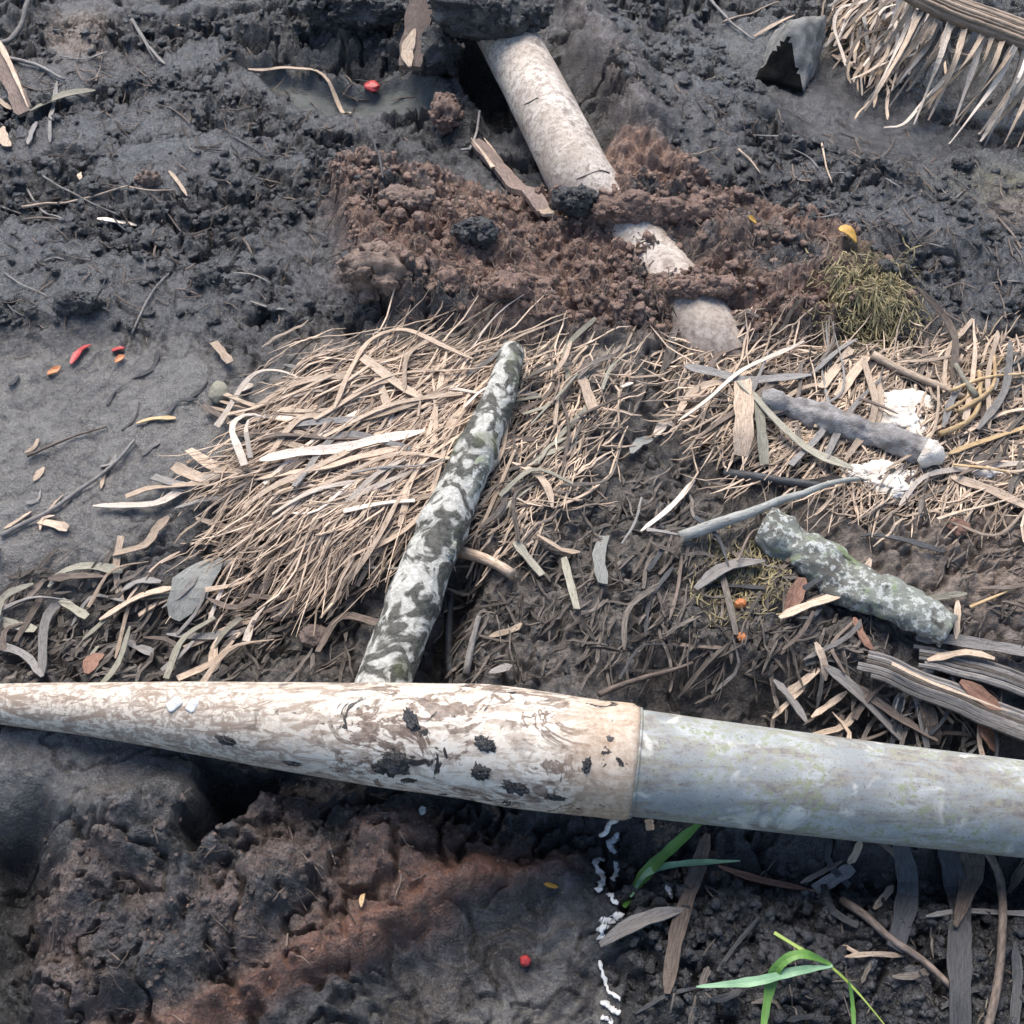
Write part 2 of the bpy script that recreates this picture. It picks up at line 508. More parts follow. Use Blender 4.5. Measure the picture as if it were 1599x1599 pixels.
STRAWHEAP = poly_mask([(470, 560), (800, 545), (1000, 560), (960, 700), (830, 860), (700, 880), (540, 920), (430, 850), (370, 760), (420, 690)], 0.06)
RIGHTLIT = poly_mask([(1050, 560), (1640, 545), (1800, 800), (1640, 1040), (1480, 1000), (1350, 900), (1180, 760), (1080, 680)], 0.06)
MIDDARK = poly_mask([(730, 900), (1000, 740), (1180, 800), (1350, 1010), (1250, 1080), (950, 1080), (690, 1060)], 0.06)
LEFTDARK = poly_mask([(-200, 900), (120, 880), (300, 920), (480, 900), (600, 930), (560, 1060), (-200, 1060)], 0.05)
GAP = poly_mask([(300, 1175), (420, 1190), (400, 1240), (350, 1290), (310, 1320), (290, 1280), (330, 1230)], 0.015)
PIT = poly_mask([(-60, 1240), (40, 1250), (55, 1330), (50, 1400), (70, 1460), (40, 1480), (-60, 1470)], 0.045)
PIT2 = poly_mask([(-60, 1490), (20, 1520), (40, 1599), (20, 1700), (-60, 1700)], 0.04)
NEARFLAT = poly_mask([(-80, 1110), (200, 1125), (330, 1160), (300, 1240), (180, 1290), (60, 1260), (-80, 1240)], 0.025)
CLODS = poly_mask([(40, 1290), (200, 1250), (330, 1230), (430, 1190), (620, 1220), (640, 1280), (480, 1400), (360, 1500), (200, 1560), (20, 1599), (20, 1400)], 0.03)
RUST = poly_mask([(560, 1250), (760, 1260), (900, 1290), (860, 1330), (720, 1380), (600, 1440), (500, 1500), (360, 1560), (250, 1640), (60, 1640), (200, 1580), (380, 1510), (480, 1420), (560, 1330)], 0.02)
RUSTCORE = poly_mask([(700, 1330), (830, 1290), (860, 1310), (740, 1375), (610, 1430), (560, 1480), (420, 1545), (300, 1620), (230, 1610), (400, 1520), (540, 1430)], 0.015)
WETMUD = poly_mask([(860, 1340), (930, 1400), (960, 1480), (980, 1640), (500, 1640), (560, 1500), (600, 1440), (740, 1390)], 0.025)
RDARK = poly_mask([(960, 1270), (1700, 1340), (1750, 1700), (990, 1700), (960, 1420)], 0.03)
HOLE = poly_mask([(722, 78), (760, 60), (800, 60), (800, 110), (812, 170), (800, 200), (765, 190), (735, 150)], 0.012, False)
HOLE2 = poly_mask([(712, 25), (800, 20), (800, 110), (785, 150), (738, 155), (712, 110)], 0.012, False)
TRENCH = line_mask([(790, 60), (850, 190), (910, 285)], 0.07)
BANK = line_mask([(880, 20), (940, 120), (1000, 230)], 0.055)

# large forms
Zm = 0.020 * fbm(GX, GY, 0.5, 4, 3)
Zm = Zm + UPPER * (0.012 + 0.030 * fbm(GX, GY, 0.22, 3, 6))
Zm = Zm + 0.040 * HEAP + 0.022 * HEAP_HI
Zm = Zm - 0.022 * TRENCH * (1 - HEAP) + 0.075 * BANK
Zm = Zm - 0.05 * HOLE - 0.22 * HOLE2
Zm = Zm + 0.10 * dot(700, 0, 0.16, 0.10) + 0.05 * dot(520, 20, 0.20, 0.10) - 0.04 * SILT + 0.015 * dot(650, 120, .05)
Zm = Zm - 0.03 * SILT_CLIFF
Zm = Zm + 0.040 * line_mask([(1000, 120), (1110, 200), (1240, 290), (1400, 380), (1600, 420)], 0.09) - 0.02 * FLAT
Zm = Zm - 0.07 * dot(1535, 115, 0.07, 0.10) - 0.05 * dot(1480, 50, .03, .05)
Zm = Zm - 0.030 * dot(1035, 440, 0.050, 0.035) - 0.050 * dot(1102, 532, 0.052, 0.045) + .02 * dot(960, 355, .06, .04) + .02 * dot(1080, 478, .07, .02)
Zm = Zm + 0.042 * STRAWHEAP + 0.035 * RIGHTLIT + 0.02 * MIDDARK
Zm = Zm - 0.03 * LEFTDARK
Zm = Zm - 0.06 * line_mask([(690, 1070), (695, 980), (720, 900)], 0.022)
Zm = Zm - 0.035 * LOWER - 0.11 * GAP - 0.09 * PIT - 0.08 * PIT2
Zm = Zm + 0.045 * CLODS + 0.03 * RUST - 0.035 * WETMUD
Zm = Zm + 0.045 * NEARFLAT
Zm = Zm - 0.035 * line_mask([(430, 1205), (600, 1245), (800, 1290), (1000, 1310), (1300, 1330), (1599, 1370)], 0.03)
Zm = Zm - 0.05 * poly_mask([(1000, 1020), (1250, 1060), (1500, 1120), (1640, 1180), (1500, 1240), (1000, 1150)], 0.04)
# roughness of the soil surface
SMOOTH = np.clip(SILT * 1.0 + FLAT * 0.9 + 0.6 * FLAT2 + MUDSLOPE * 0.85 + NEARFLAT * 0.8 + WETMUD * 0.65 + 0.85 * RUSTCORE + HOLE, 0, 1)
patch = smooth(-0.16, 0.24, fbm(WX, WY * 1.7, 0.16, 4, 7, 0.6))
R_clod = (UPPER * (0.16 + 1.0 * patch) + MID * 0.40 + LOWER * 0.70 - 0.1 * CLODS) * (1 - 0.92 * SMOOTH) * inner
R_clod = R_clod * (1 - 0.55 * HEAP)
R_fine = (UPPER * (0.30 + 0.45 * patch) + MID * 0.6 + LOWER * 0.7 + 1.1 * HEAP) * (1 - 0.85 * SMOOTH) * inner
cl = 0.026 * lumps(WX, WY, 0.085, 0) + 0.016 * lumps(WX, WY, 0.040, 1) + 0.008 * lumps(WX, WY, 0.019, 2) + 0.022 * fbm(WX, WY, 0.06, 5, 2, 0.62)
fn = 0.0045 * lumps(WX, WY, 0.012, 3) + 0.003 * lumps(WX, WY, 0.0065, 4) + 0.014 * fbm(GX, GY, 0.022, 4, 5, 0.7)
hp = 0.013 * lumps(WX, WY, 0.036, 6) + 0.007 * lumps(WX, WY, 0.016, 7) + 0.016 * fbm(WX, WY, 0.035, 5, 4, 0.7)
cracks = np.abs(fbm(WX, WY, 0.08, 4, 2, 0.6))
Zs = Zm + R_clod * (cl - 0.016) + R_fine * fn + HEAP * inner * hp
Zs = Zs + CLODS * inner * (0.040 * lumps(WX, WY, 0.12, 5) + 0.022 * lumps(WX, WY, 0.055, 2) - 0.012)
Zs = Zs - 0.030 * R_clod * smooth(0.10, 0.0, cracks)
Zs = Zs + inner * 0.0022 * fbm(GX, GY, 0.015, 2, 3)
# smeared ripples in the wet mud by the grey pipe
ripple = np.sin((fbm(GX, GY, 0.16, 3, 4) * 9 + fbm(GX, GY, 0.05, 2, 1) * 2.0) * 3.0)
Zs = Zs + WETMUD * 0.0030 * ripple + WETMUD * 0.006 * fbm(GX, GY, 0.06, 3, 6)
Zs = Zs + MUDSLOPE * inner * (0.0035 * fbm(GX + GY * 0.8, (GY - GX) * 3.0, 0.07, 3, 2))

Z = Zs
verts = np.empty((NY * NX, 3), np.float32)
verts[:, 0] = GX.ravel(); verts[:, 1] = GY.ravel(); verts[:, 2] = Z.ravel()
idx = np.arange(NY * NX).reshape(NY, NX)
quads = np.stack([idx[:-1, :-1], idx[:-1, 1:], idx[1:, 1:], idx[1:, :-1]], -1).reshape(-1, 4)


def mesh_np(name, v, f, mat, smoothf=True):
    me = bpy.data.meshes.new(name)
    k = f.shape[1]
    me.vertices.add(len(v)); me.vertices.foreach_set("co", np.ascontiguousarray(v, np.float32).ravel())
    me.loops.add(len(f) * k); me.loops.foreach_set("vertex_index", np.ascontiguousarray(f, np.int32).ravel())
    me.polygons.add(len(f))
    me.polygons.foreach_set("loop_start", np.arange(0, len(f) * k, k, dtype=np.int32))
    me.polygons.foreach_set("use_smooth", np.full(len(f), smoothf))
    me.update(calc_edges=True)
    if mat: me.materials.append(mat)
    return me


def fattr(me, name, arr):
    a = me.attributes.new(name, "FLOAT", "POINT")
    a.data.foreach_set("value", np.ascontiguousarray(arr, np.float32).ravel())


gm = mesh_np("ground", verts, quads, M["ground"])
fattr(gm, "wet", np.clip(FLAT + 0.5 * FLAT2 + 0.75 * MUDSLOPE + WETMUD * 0.9 + NEARFLAT * 0.8 + 0.70 * UPPER * (1 - patch), 0, 1))
fattr(gm, "brown", np.clip(HEAP * smooth(-0.48, 0.05, fbm(GX, GY, 0.11, 4, 0)) + 0.30 * CLODS * smooth(0.0, 0.4, fbm(GX, GY, 0.09, 3, 1)) + 0.18 * BANK + 0.35 * RUST, 0, 1))
fattr(gm, "clay", np.clip(MUDSLOPE + 0.75 * WETMUD * smooth(0.15, -0.25, fbm(WX, WY, 0.085, 4, 5, 0.6) + 0.22 * ripple) + 0.35 * NEARFLAT, 0, 1))
fattr(gm, "smear", np.clip(WETMUD * smooth(-0.15, 0.35, fbm(WX, WY, 0.085, 4, 5, 0.6) + 0.18 * ripple) + 0.35 * MUDSLOPE * smooth(0.05, 0.4, fbm(GX + GY, (GY - GX) * 2.5, 0.16, 3, 3)), 0, 1))
fattr(gm, "rust", np.clip(RUST * 0.35 + RUSTCORE * 1.0, 0, 1))
fattr(gm, "moss", np.clip(poly_mask([(1300, 420), (1400, 430), (1420, 500), (1390, 545), (1310, 540), (1290, 470)], 0.02) + 0.8 * dot(1560, 310, .10, .05)
      + 0.5 * dot(430, 5, .08, .06) + 0.6 * dot(1120, 880, .10, .08) + 0.45 * dot(400, 960, .07, .06) + 0.5 * dot(1240, 660, .06, .05), 0, 1))
fattr(gm, "silt", np.clip(SILT + 0.5 * SILT_CLIFF * 0 + 0.35 * dot(1160, 60, .10, .10), 0, 1))
fattr(gm, "litter", np.clip(1.0 * STRAWHEAP + 0.85 * RIGHTLIT + 0.50 * MIDDARK + 0.25 * LEFTDARK + MID * 0.15 + 0.5 * dot(1340, 60, .10, .12), 0, 1))
fattr(gm, "tan", np.clip(1.5 * dot(122, 64, 0.050, 0.085) + 0.50 * RIGHTLIT + 0.6 * dot(1570, 340, .05, .04) + 0.55 * poly_mask([(1450, 800), (1640, 790), (1700, 1020), (1520, 1000)], .05), 0, 1))
fattr(gm, "dark", np.clip(0.85 * RDARK + 0.45 * LEFTDARK * (1 - MUDSLOPE) + 0.25 * MIDDARK + PIT + PIT2 + GAP + HOLE + HOLE2 + 0.35 * SILT_CLIFF + 1.0 * dot(1535, 115, .06, .09) + dot(1480, 48, .03, .05) + 0.60 * UPPER * patch * (1 - HEAP) + poly_mask([(985, 1060), (1150, 1050), (1260, 1080), (1400, 1130), (1400, 1200), (1000, 1150)], .02), 0, 1) * inner)  # dark soil, plus painted shade in pits, holes, hollows and gaps by the pipes
ground = bpy.data.objects.new("ground", gm)
COL.objects.link(ground)
ground["kind"] = "structure"

# blurred height for resting things
K = 5
Zb = Z.copy()
for _ in range(2):
    c = np.cumsum(np.pad(Zb, ((0, 0), (K + 1, K)), mode="edge"), 1); Zb = (c[:, 2 * K + 1:] - c[:, :-(2 * K + 1)]) / (2 * K + 1)
    c = np.cumsum(np.pad(Zb, ((K + 1, K), (0, 0)), mode="edge"), 0); Zb = (c[2 * K + 1:, :] - c[:-(2 * K + 1), :]) / (2 * K + 1)


def hz(x, y, A=None):
    A = Z if A is None else A
    j = np.clip(np.searchsorted(xs, x) - 1, 0, NX - 2); i = np.clip(np.searchsorted(ys, y) - 1, 0, NY - 2)
    fx = np.clip((x - xs[j]) / (xs[j + 1] - xs[j]), 0, 1); fy = np.clip((y - ys[i]) / (ys[i + 1] - ys[i]), 0, 1)
    return (A[i, j] * (1 - fx) + A[i, j + 1] * fx) * (1 - fy) + (A[i + 1, j] * (1 - fx) + A[i + 1, j + 1] * fx) * fy


def hit(px, py, lift=0.0):
    """first point where the sight line meets the (blurred) ground raised by lift"""
    d = ray(px, py)
    t = np.linspace((0.32 - CAMH) / d[2], (-0.30 - CAMH) / d[2], 500)
    P = CAM[None] + t[:, None] * d[None]
    below = P[:, 2] <= hz(P[:, 0], P[:, 1], Zb) + lift
    k = int(np.argmax(below)) if below.any() else 300
    return P[k]


# ------------------------------------------------------------------ object helpers
def link(name, me, parent=None):
    o = bpy.data.objects.new(name, me)
    COL.objects.link(o)
    if parent: o.parent = parent
    return o


def tag(o, label, cat, group=None, kind=None):
    if not 4 <= len(label.split()) <= 16: print('LABEL', len(label.split()), label)
    o["label"] = label; o["category"] = cat
    if group: o["group"] = group
    if kind: o["kind"] = kind
    return o


def thing(name, label, cat, loc, group=None):
    o = bpy.data.objects.new(name, None)
    o.empty_display_size = 0.02
    o.location = loc
    COL.objects.link(o)
    return tag(o, label, cat, group)


def rel(o, p):
    return p - np.array(o.location)


def catmull(P, n):
    P = np.asarray(P, float)
    if len(P) == 2:
        t = np.linspace(0, 1, n)[:, None]
        return P[0] * (1 - t) + P[1] * t
    Q = np.vstack([2 * P[0] - P[1], P, 2 * P[-1] - P[-2]])
    seg = np.linalg.norm(np.diff(P, axis=0), axis=1); s = np.concatenate([[0], np.cumsum(seg)])
    out = []
    for u in np.linspace(0, s[-1], n):
        i = min(np.searchsorted(s, u, side="right") - 1, len(P) - 2)
        t = (u - s[i]) / (seg[i] + 1e-12)
        a, b, c, d = Q[i], Q[i + 1], Q[i + 2], Q[i + 3]
        out.append(0.5 * (2 * b + (c - a) * t + (2 * a - 5 * b + 4 * c - d) * t * t + (3 * b - a - 3 * c + d) * t ** 3))
    return np.array(out)


def frames(P):
    T = np.gradient(P, axis=0)
    T /= np.linalg.norm(T, axis=1)[:, None] + 1e-12
    U = np.array([0, 0, 1.0])
    S = np.cross(T, U[None])
    n = np.linalg.norm(S, axis=1)
    S[n < 1e-3] = (1, 0, 0)
    S /= np.linalg.norm(S, axis=1)[:, None] + 1e-12
    N = np.cross(S, T)
    return T, S, N


def strip_arrays(P, W, th=0.0012, fold=0.22, roll=None):
    """leaf-like strip: closed folded section of six points"""
    n = len(P)
    T, S, N = frames(P)
    if roll is not None:
        c, s = np.cos(roll)[:, None], np.sin(roll)[:, None]
        S, N = S * c + N * s, N * c - S * s
    h = (W / 2)[:, None]
    sec = [(-1, 1, 0), (0, -1, 1), (1, 1, 0), (1, 1, -1), (0, -1, -0.2), (-1, 1, -1)]
    V = np.empty((n, 6, 3))
    thv = np.minimum(th, W * 0.5)[:, None]
    V[:, 0] = P - S * h + N * (h * fold)
    V[:, 1] = P + N * thv * 0.5
    V[:, 2] = P + S * h + N * (h * fold)
    V[:, 3] = V[:, 2] - N * thv
    V[:, 4] = P - N * thv * 0.7
    V[:, 5] = V[:, 0] - N * thv
    f = []
    for i in range(n - 1):
        for j in range(6):
            f.append((i * 6 + j, i * 6 + (j + 1) % 6, (i + 1) * 6 + (j + 1) % 6, (i + 1) * 6 + j))
    f.append((0, 1, 4, 5)); f.append((1, 2, 3, 4)); b = (n - 1) * 6
    f.append((b + 5, b + 4, b + 1, b)); f.append((b + 4, b + 3, b + 2, b + 1))
    L = np.concatenate([[0], np.cumsum(np.linalg.norm(np.diff(P, axis=0), axis=1))])
    al = np.repeat(L[:, None], 6, 1)
    ac = np.stack([-h[:, 0], 0 * h[:, 0], h[:, 0], h[:, 0], 0 * h[:, 0], -h[:, 0]], 1)
    return V.reshape(-1, 3), np.array(f), al.ravel() * 10, ac.ravel()


def profile(n, w, shape="strip"):
    t = np.linspace(0, 1, n)
    if shape == "strip": k = 0.35 + 0.65 * np.minimum(1, np.minimum(t / 0.08, (1 - t) / 0.12))
    elif shape == "blunt": k = 0.8 + 0.2 * np.minimum(1, np.minimum(t / 0.05, (1 - t) / 0.05))
    elif shape == "taper": k = np.clip(1.0 - 0.85 * t ** 1.5, 0.08, 1)
    elif shape == "leaf": k = np.clip(np.sin(np.pi * np.clip(t * 0.93 + 0.05, 0, 1)) ** 0.7, 0.07, 1)
    else: k = np.ones(n)
    return w * k * (1 + 0.10 * np.sin(t * 17 + w * 1000) + 0.06 * np.sin(t * 41))


def make_strip(name, P, W, mat, parent=None, th=0.0012, fold=0.22, roll=None):
    org = np.array(P[len(P) // 2]) if parent is None else np.array(parent.location)
    V, f, al, ac = strip_arrays(P - org, W, th, fold, roll)
    me = mesh_np(name, V, f, mat, False)
    fattr(me, "along", al); fattr(me, "across", ac)
    o = link(name, me, parent)
    if parent is None: o.location = org
    return o


def tube_arrays(P, R, m=20, cap=True, oval=1.0, bumpy=0.0, seed=0, closed_start=True):
    n = len(P)
    T, S, N = frames(P)
    a = np.linspace(0, 2 * np.pi, m, endpoint=False)
    rad = np.repeat(R[:, None], m, 1)
    if bumpy:
        L = np.concatenate([[0], np.cumsum(np.linalg.norm(np.diff(P, axis=0), axis=1))])
        q = np.stack([np.repeat(L[:, None], m, 1), np.cos(a)[None] * R[:, None] * 1.0, np.sin(a)[None] * R[:, None] * 1.0], -1).reshape(-1, 3)
        sz = R.max()
        nn = (vnoise3(q, 0.9 / sz, seed) - .5) + 0.5 * (vnoise3(q, 2.5 / sz, seed + 1) - .5) + 0.25 * (vnoise3(q, 6 / sz, seed + 2) - .5)
        rad = rad * (1 + bumpy * nn.reshape(n, m))
    V = P[:, None] + S[:, None] * (np.cos(a)[None] * rad)[..., None] + N[:, None] * (np.sin(a)[None] * rad * oval)[..., None]
    idx = np.arange(n * m).reshape(n, m)
    nx = np.roll(idx, -1, 1)
    f = np.stack([idx[:-1], nx[:-1], nx[1:], idx[1:]], -1).reshape(-1, 4)
    V = V.reshape(-1, 3)
    if cap:
        V = np.vstack([V, P[0], P[-1]])
        c0, c1 = n * m, n * m + 1
        ex = [(c0, nx[0, j], idx[0, j], idx[0, j]) for j in range(m)]
        tri0 = np.array([(c0, nx[0, j], idx[0, j]) for j in range(m)])
        tri1 = np.array([(c1, idx[-1, j], nx[-1, j]) for j in range(m)])
        return V, f, np.vstack([tri0, tri1])
    return V, f, None


def mesh_mixed(name, V, f, tri, mat, smoothf=True):
    me = bpy.data.meshes.new(name)
    fl = f.tolist() + (tri.tolist() if tri is not None else [])
    me.from_pydata(V.tolist(), [], fl)
    me.polygons.foreach_set("use_smooth", np.full(len(fl), smoothf))
    me.materials.append(mat)
    me.update()
    return me


def make_tube(name, P, R, mat, parent=None, m=20, oval=1.0, bumpy=0.0, seed=0, org=None, alongs=None):
    if org is None: org = np.array(P[len(P) // 2]) if parent is None else np.array(parent.location)
    V, f, tri = tube_arrays(P - org, R, m, True, oval, bumpy, seed)
    me = mesh_mixed(name, V, f, tri, mat)
    n = len(P)
    t = np.linspace(0, 1, n) if alongs is None else alongs
    if alongs is None:
        t = np.concatenate([[0], np.cumsum(np.linalg.norm(np.diff(P, axis=0), axis=1))]) * 10
    al = np.concatenate([np.repeat(t, m), [t[0], t[-1]]])
    fattr(me, "along", al)
    a = np.tile(np.linspace(-1, 1, m), n) * np.repeat(R, m)
    fattr(me, "across", np.concatenate([a, [0, 0]]))
    o = link(name, me, parent)
    if parent is None: o.location = org
    return o


_ICO = {}


def ico(sub):
    if sub not in _ICO:
        import bmesh
        bm = bmesh.new(); bmesh.ops.create_icosphere(bm, subdivisions=sub, radius=1)
        V = np.array([v.co[:] for v in bm.verts]); bm.verts.index_update()
        f = np.array([[v.index for v in p.verts] for p in bm.faces]); bm.free()
        _ICO[sub] = (V, f)
    return _ICO[sub]


def clod_mesh(name, r, mat, seed, sub=5, rough=0.5, squash=(1, 1, 0.7), fine=1.0):
    V, f = ico(sub)
    n = 0.9 * (vnoise3(V, 1.3, seed) - .5) + 0.7 * (vnoise3(V, 2.9, seed + 1) - .5)
    n = n + fine * (0.55 * np.abs(vnoise3(V, 6.1, seed + 2) - .5) * 2 - 0.2 + 0.35 * (vnoise3(V, 13, seed + 3) - .5) + 0.2 * (vnoise3(V, 27, seed + 4) - .5))
    W = V * (1 + rough * n)[:, None] * np.array(squash) * r
    return mesh_np(name, W, f, mat)


def rest_z(x, y):
    return float(hz(np.array([x]), np.array([y]))[0])


def drape(pts, lift=0.003, n=None, stiff=5):
    """pixel-traced course laid over the ground: points rest on the highest soil under them"""
    base = np.array([hit(px, py) for px, py in pts])
    L = np.linalg.norm(np.diff(base[:, :2], axis=0), axis=1).sum()
    n = n or int(np.clip(L / 0.012, 6, 40))
    P = catmull(base, n)
    h = hz(P[:, 0], P[:, 1])
    hb = np.array([h[max(0, i - 1):i + 2].max() for i in range(n)])
    for _ in range(stiff):
        s = hb.copy(); s[1:-1] = (hb[:-2] + hb[1:-1] * 2 + hb[2:]) / 4
        hb = np.maximum(s, h + 0.0005) if _ < stiff - 2 else s
    P[:, 2] = hb + lift
    return P


def straw(pts, w, mat, label, cat="straw", name="dry_straw", shape="strip", lift=0.003, group=None, fold=0.22, th=0.0014, rollamp=0.35, lifts=None):
    P = drape(pts, lift)
    if lifts is not None: P[:, 2] += np.interp(np.linspace(0, 1, len(P)), np.linspace(0, 1, len(lifts)), lifts)
    wm = px2m(w, P[len(P) // 2])
    n = len(P)
    roll = rollamp * np.sin(np.linspace(0, 3, n) + random.uniform(0, 6))
    o = make_strip(name, P, profile(n, wm, shape), M[mat], None, th, fold, roll)
    return tag(o, label, cat, group)


def twig(pts, w, mat, label, cat="twig", name="twig", lift=0.003, bumpy=0.35, taper=0.6, group=None, lifts=None, oval=1.0):
    P = drape(pts, lift)
    if lifts is not None: P[:, 2] += np.interp(np.linspace(0, 1, len(P)), np.linspace(0, 1, len(lifts)), lifts)
    r = px2m(w, P[len(P) // 2]) / 2
    n = len(P)
    P[:, 2] += r * 0.5
    R = r * np.linspace(1, taper, n)
    o = make_tube(name, P, R, M[mat], None, 10, oval, bumpy, random.randint(0, 50))
    return tag(o, label, cat, group)


exec_parts = []
# ------------------------------------------------------------------ the pipe across the front
def P3(lst):
    return np.array([gp(px, py, z) for px, py, z in lst])


cen = [(-140, 1094, 0.015, 44), (-60, 1096, 0.018, 54), (0, 1099, .020, 62), (150, 1108, .030, 84), (300, 1120, .038, 111), (450, 1134, .046, 137), (600, 1147, .053, 161),
       (720, 1156, .058, 177), (760, 1160, .059, 182), (800, 1166, .060, 185), (900, 1180, .064, 181), (970, 1188, .066, 177), (990, 1190.5, .066, 175)]
pc = P3([c[:3] for c in cen])
n = 150
PP = catmull(pc, n)
pr = np.array([px2m(c[3], pc[i]) / 2 for i, c in enumerate(cen)])
segs = np.concatenate([[0], np.cumsum(np.linalg.norm(np.diff(pc, axis=0), axis=1))])
RR = np.interp(np.linspace(0, segs[-1], n), segs, pr)
for _ in range(4): RR[1:-1] = (RR[:-2] + 2 * RR[1:-1] + RR[2:]) / 4
RR[-7:] *= np.array([1.004, 1.012, 1.02, 1.024, 1.024, 1.018, .985])
pipe = thing("water_pipe", "mud-smeared white pipe tapering leftwards and joined to a grey pipe across the front", "pipe", tuple(pc[8] - np.array([0, 0, pr[8]])))
socket = make_tube("socket_pipe", PP, RR, M["white_pipe"], pipe, 72, 1.0, 0.012, 3, alongs=(PP[:, 0] - gp(0, 1099, .02)[0]) / (gp(990, 1190, .066)[0] - gp(0, 1099, .02)[0]))
gc = P3([(960, 1187, .066), (1000, 1191.5, .066), (1300, 1229, .050), (1599, 1263, .035), (1780, 1284, .026), (2400, 1350, .005)])
gr_ = np.array([px2m(w, gc[i]) / 2 for i, w in enumerate((165, 165, 156, 149, 145, 140))])
GPp = catmull(gc, 60)
GR = np.interp(np.linspace(0, 1, 60), np.concatenate([[0], np.cumsum(np.linalg.norm(np.diff(gc, axis=0), axis=1))]) / np.linalg.norm(np.diff(gc, axis=0), axis=1).sum(), gr_)
o = make_tube("grey_pipe", GPp, GR, M["grey_pipe"], pipe, 72, 1.0, 0.004, 5)
o["label"] = "weathered grey pipe with green and white stains"
# bead of cement round the mouth of the socket
mouth = PP[-1]; T_, S_, N_ = frames(PP)
a = np.linspace(0, 2 * np.pi, 60)
ring = np.array([mouth + T_[-1] * 0.001 + (S_[-1] * math.cos(t) + N_[-1] * math.sin(t)) * (RR[-1] * 0.962) for t in a])
make_tube("cement_bead", ring, np.full(60, 0.0022), M["grey_pipe"], pipe, 8, 1.0, 0.5, 2).parent = socket


def on_pipe(px, py, out=0.0):
    """where the sight line meets the front pipe"""
    d = ray(px, py)
    t = np.linspace(0.9, 2.2, 1500)
    Q = CAM[None] + t[:, None] * d[None]
    A = np.vstack([PP[::3], GPp]); B = np.concatenate([RR[::3], GR])
    best = None
    for q in Q:
        dd = np.linalg.norm(A - q, axis=1)
        k = int(np.argmin(dd - B))
        if dd[k] - B[k] < 0.0008:
            nrm = (q - A[k]); nrm = nrm / np.linalg.norm(nrm)
            return q + nrm * out, nrm
    return hit(px, py), np.array([0, 0, 1.0])


def splat(px, py, w, h, seed, ang=0):
    p, nrm = on_pipe(px, py)
    me = clod_mesh("mud_splat", 1.0, M["black_soil"], seed, 4, 0.6, (px2m(w, p) / 2, px2m(h, p) / 2, 0.0035), 1.6)
    o = link("mud_splat", me, socket)
    q = Vector(nrm).to_track_quat('Z', 'Y')
    o.rotation_mode = 'QUATERNION'
    o.rotation_quaternion = q
    o.location = rel(pipe, p - nrm * 0.0012)
    return o


for i, (px, py, w, h) in enumerate([(612, 1192, 48, 40), (592, 1200, 26, 22), (756, 1160, 34, 24), (800, 1229, 46, 24), (748, 1206, 30, 26), (352, 1156, 34, 14), (456, 1192, 30, 12),
                                    (916, 1196, 14, 24), (640, 1122, 40, 18), (868, 1246, 34, 14)]):
    splat(px, py, w, h, 60 + i)
for px, py, w, h in ((272, 1099, 20, 26), (300, 1102, 17, 21)):
    p, nrm = on_pipe(px, py)
    me = clod_mesh("white_patch", 1.0, M["white"], 5, 3, 0.12, (px2m(w, p) / 2, px2m(h, p) / 2, 0.0016), 0.3)
    V = np.array([v.co[:] for v in me.vertices]); V[:, :2] = np.sign(V[:, :2]) * np.abs(V[:, :2] / np.array([px2m(w, p) / 2, px2m(h, p) / 2])) ** 0.5 * np.array([px2m(w, p) / 2, px2m(h, p) / 2])
    me.vertices.foreach_set("co", V.astype(np.float32).ravel())
    o = link("white_patch", me, socket); o.rotation_mode = 'QUATERNION'; o.rotation_quaternion = Vector(nrm).to_track_quat('Z', 'Y'); o.location = rel(pipe, p)
drip_px = [(966, 1270, .035), (962, 1280, .010), (952, 1286, .000), (946, 1300, -.004), (938, 1304, -.012)]
dp = catmull(P3(drip_px), 16)
make_tube("glue_drip", dp, np.linspace(.0036, .0028, 16), M["white"], pipe, 8, 1, 0.4, 3)

# ------------------------------------------------------------------ the old pipe half buried at the back
bc = P3([(770, 20, .060), (790, 55, .058), (838, 145, .055), (876, 220, .050), (910, 285, .040), (962, 352, .008), (1035, 438, -.010), (1102, 526, -.007), (1150, 600, -.05)])
BP = catmull(bc, 90)
br = px2m(97, gp(860, 190, .05)) / 2
o = make_tube("buried_pipe", BP, np.full(90, br), M["old_pipe"], None, 56, 1.0, 0.02, 7)
tag(o, "dusty off-white pipe leaving a black hole and sinking under brown soil", "pipe")
for lab, pts in (("thin dark root lying across the middle of the half-buried off-white pipe", [(800, 172), (822, 162), (840, 152)]),
                 ("thin dark root lying across the half-buried off-white pipe just above the brown soil", [(868, 292), (905, 278), (936, 266), (952, 270)])):
    q = []
    for px, py in pts:
        d = ray(px, py); t = np.linspace(1.2, 3, 1500)
        Q = CAM[None] + t[:, None] * d[None]
        dist = np.min(np.linalg.norm(Q[:, None] - BP[None], axis=2), axis=1)
        k = int(np.argmax(dist < br + 0.001)); q.append(Q[k])
    o = make_tube("root", catmull(np.array(q), 14), np.full(14, .0010), M["brown"], None, 7, 1, 0.5, 3)
    tag(o, lab, "root")

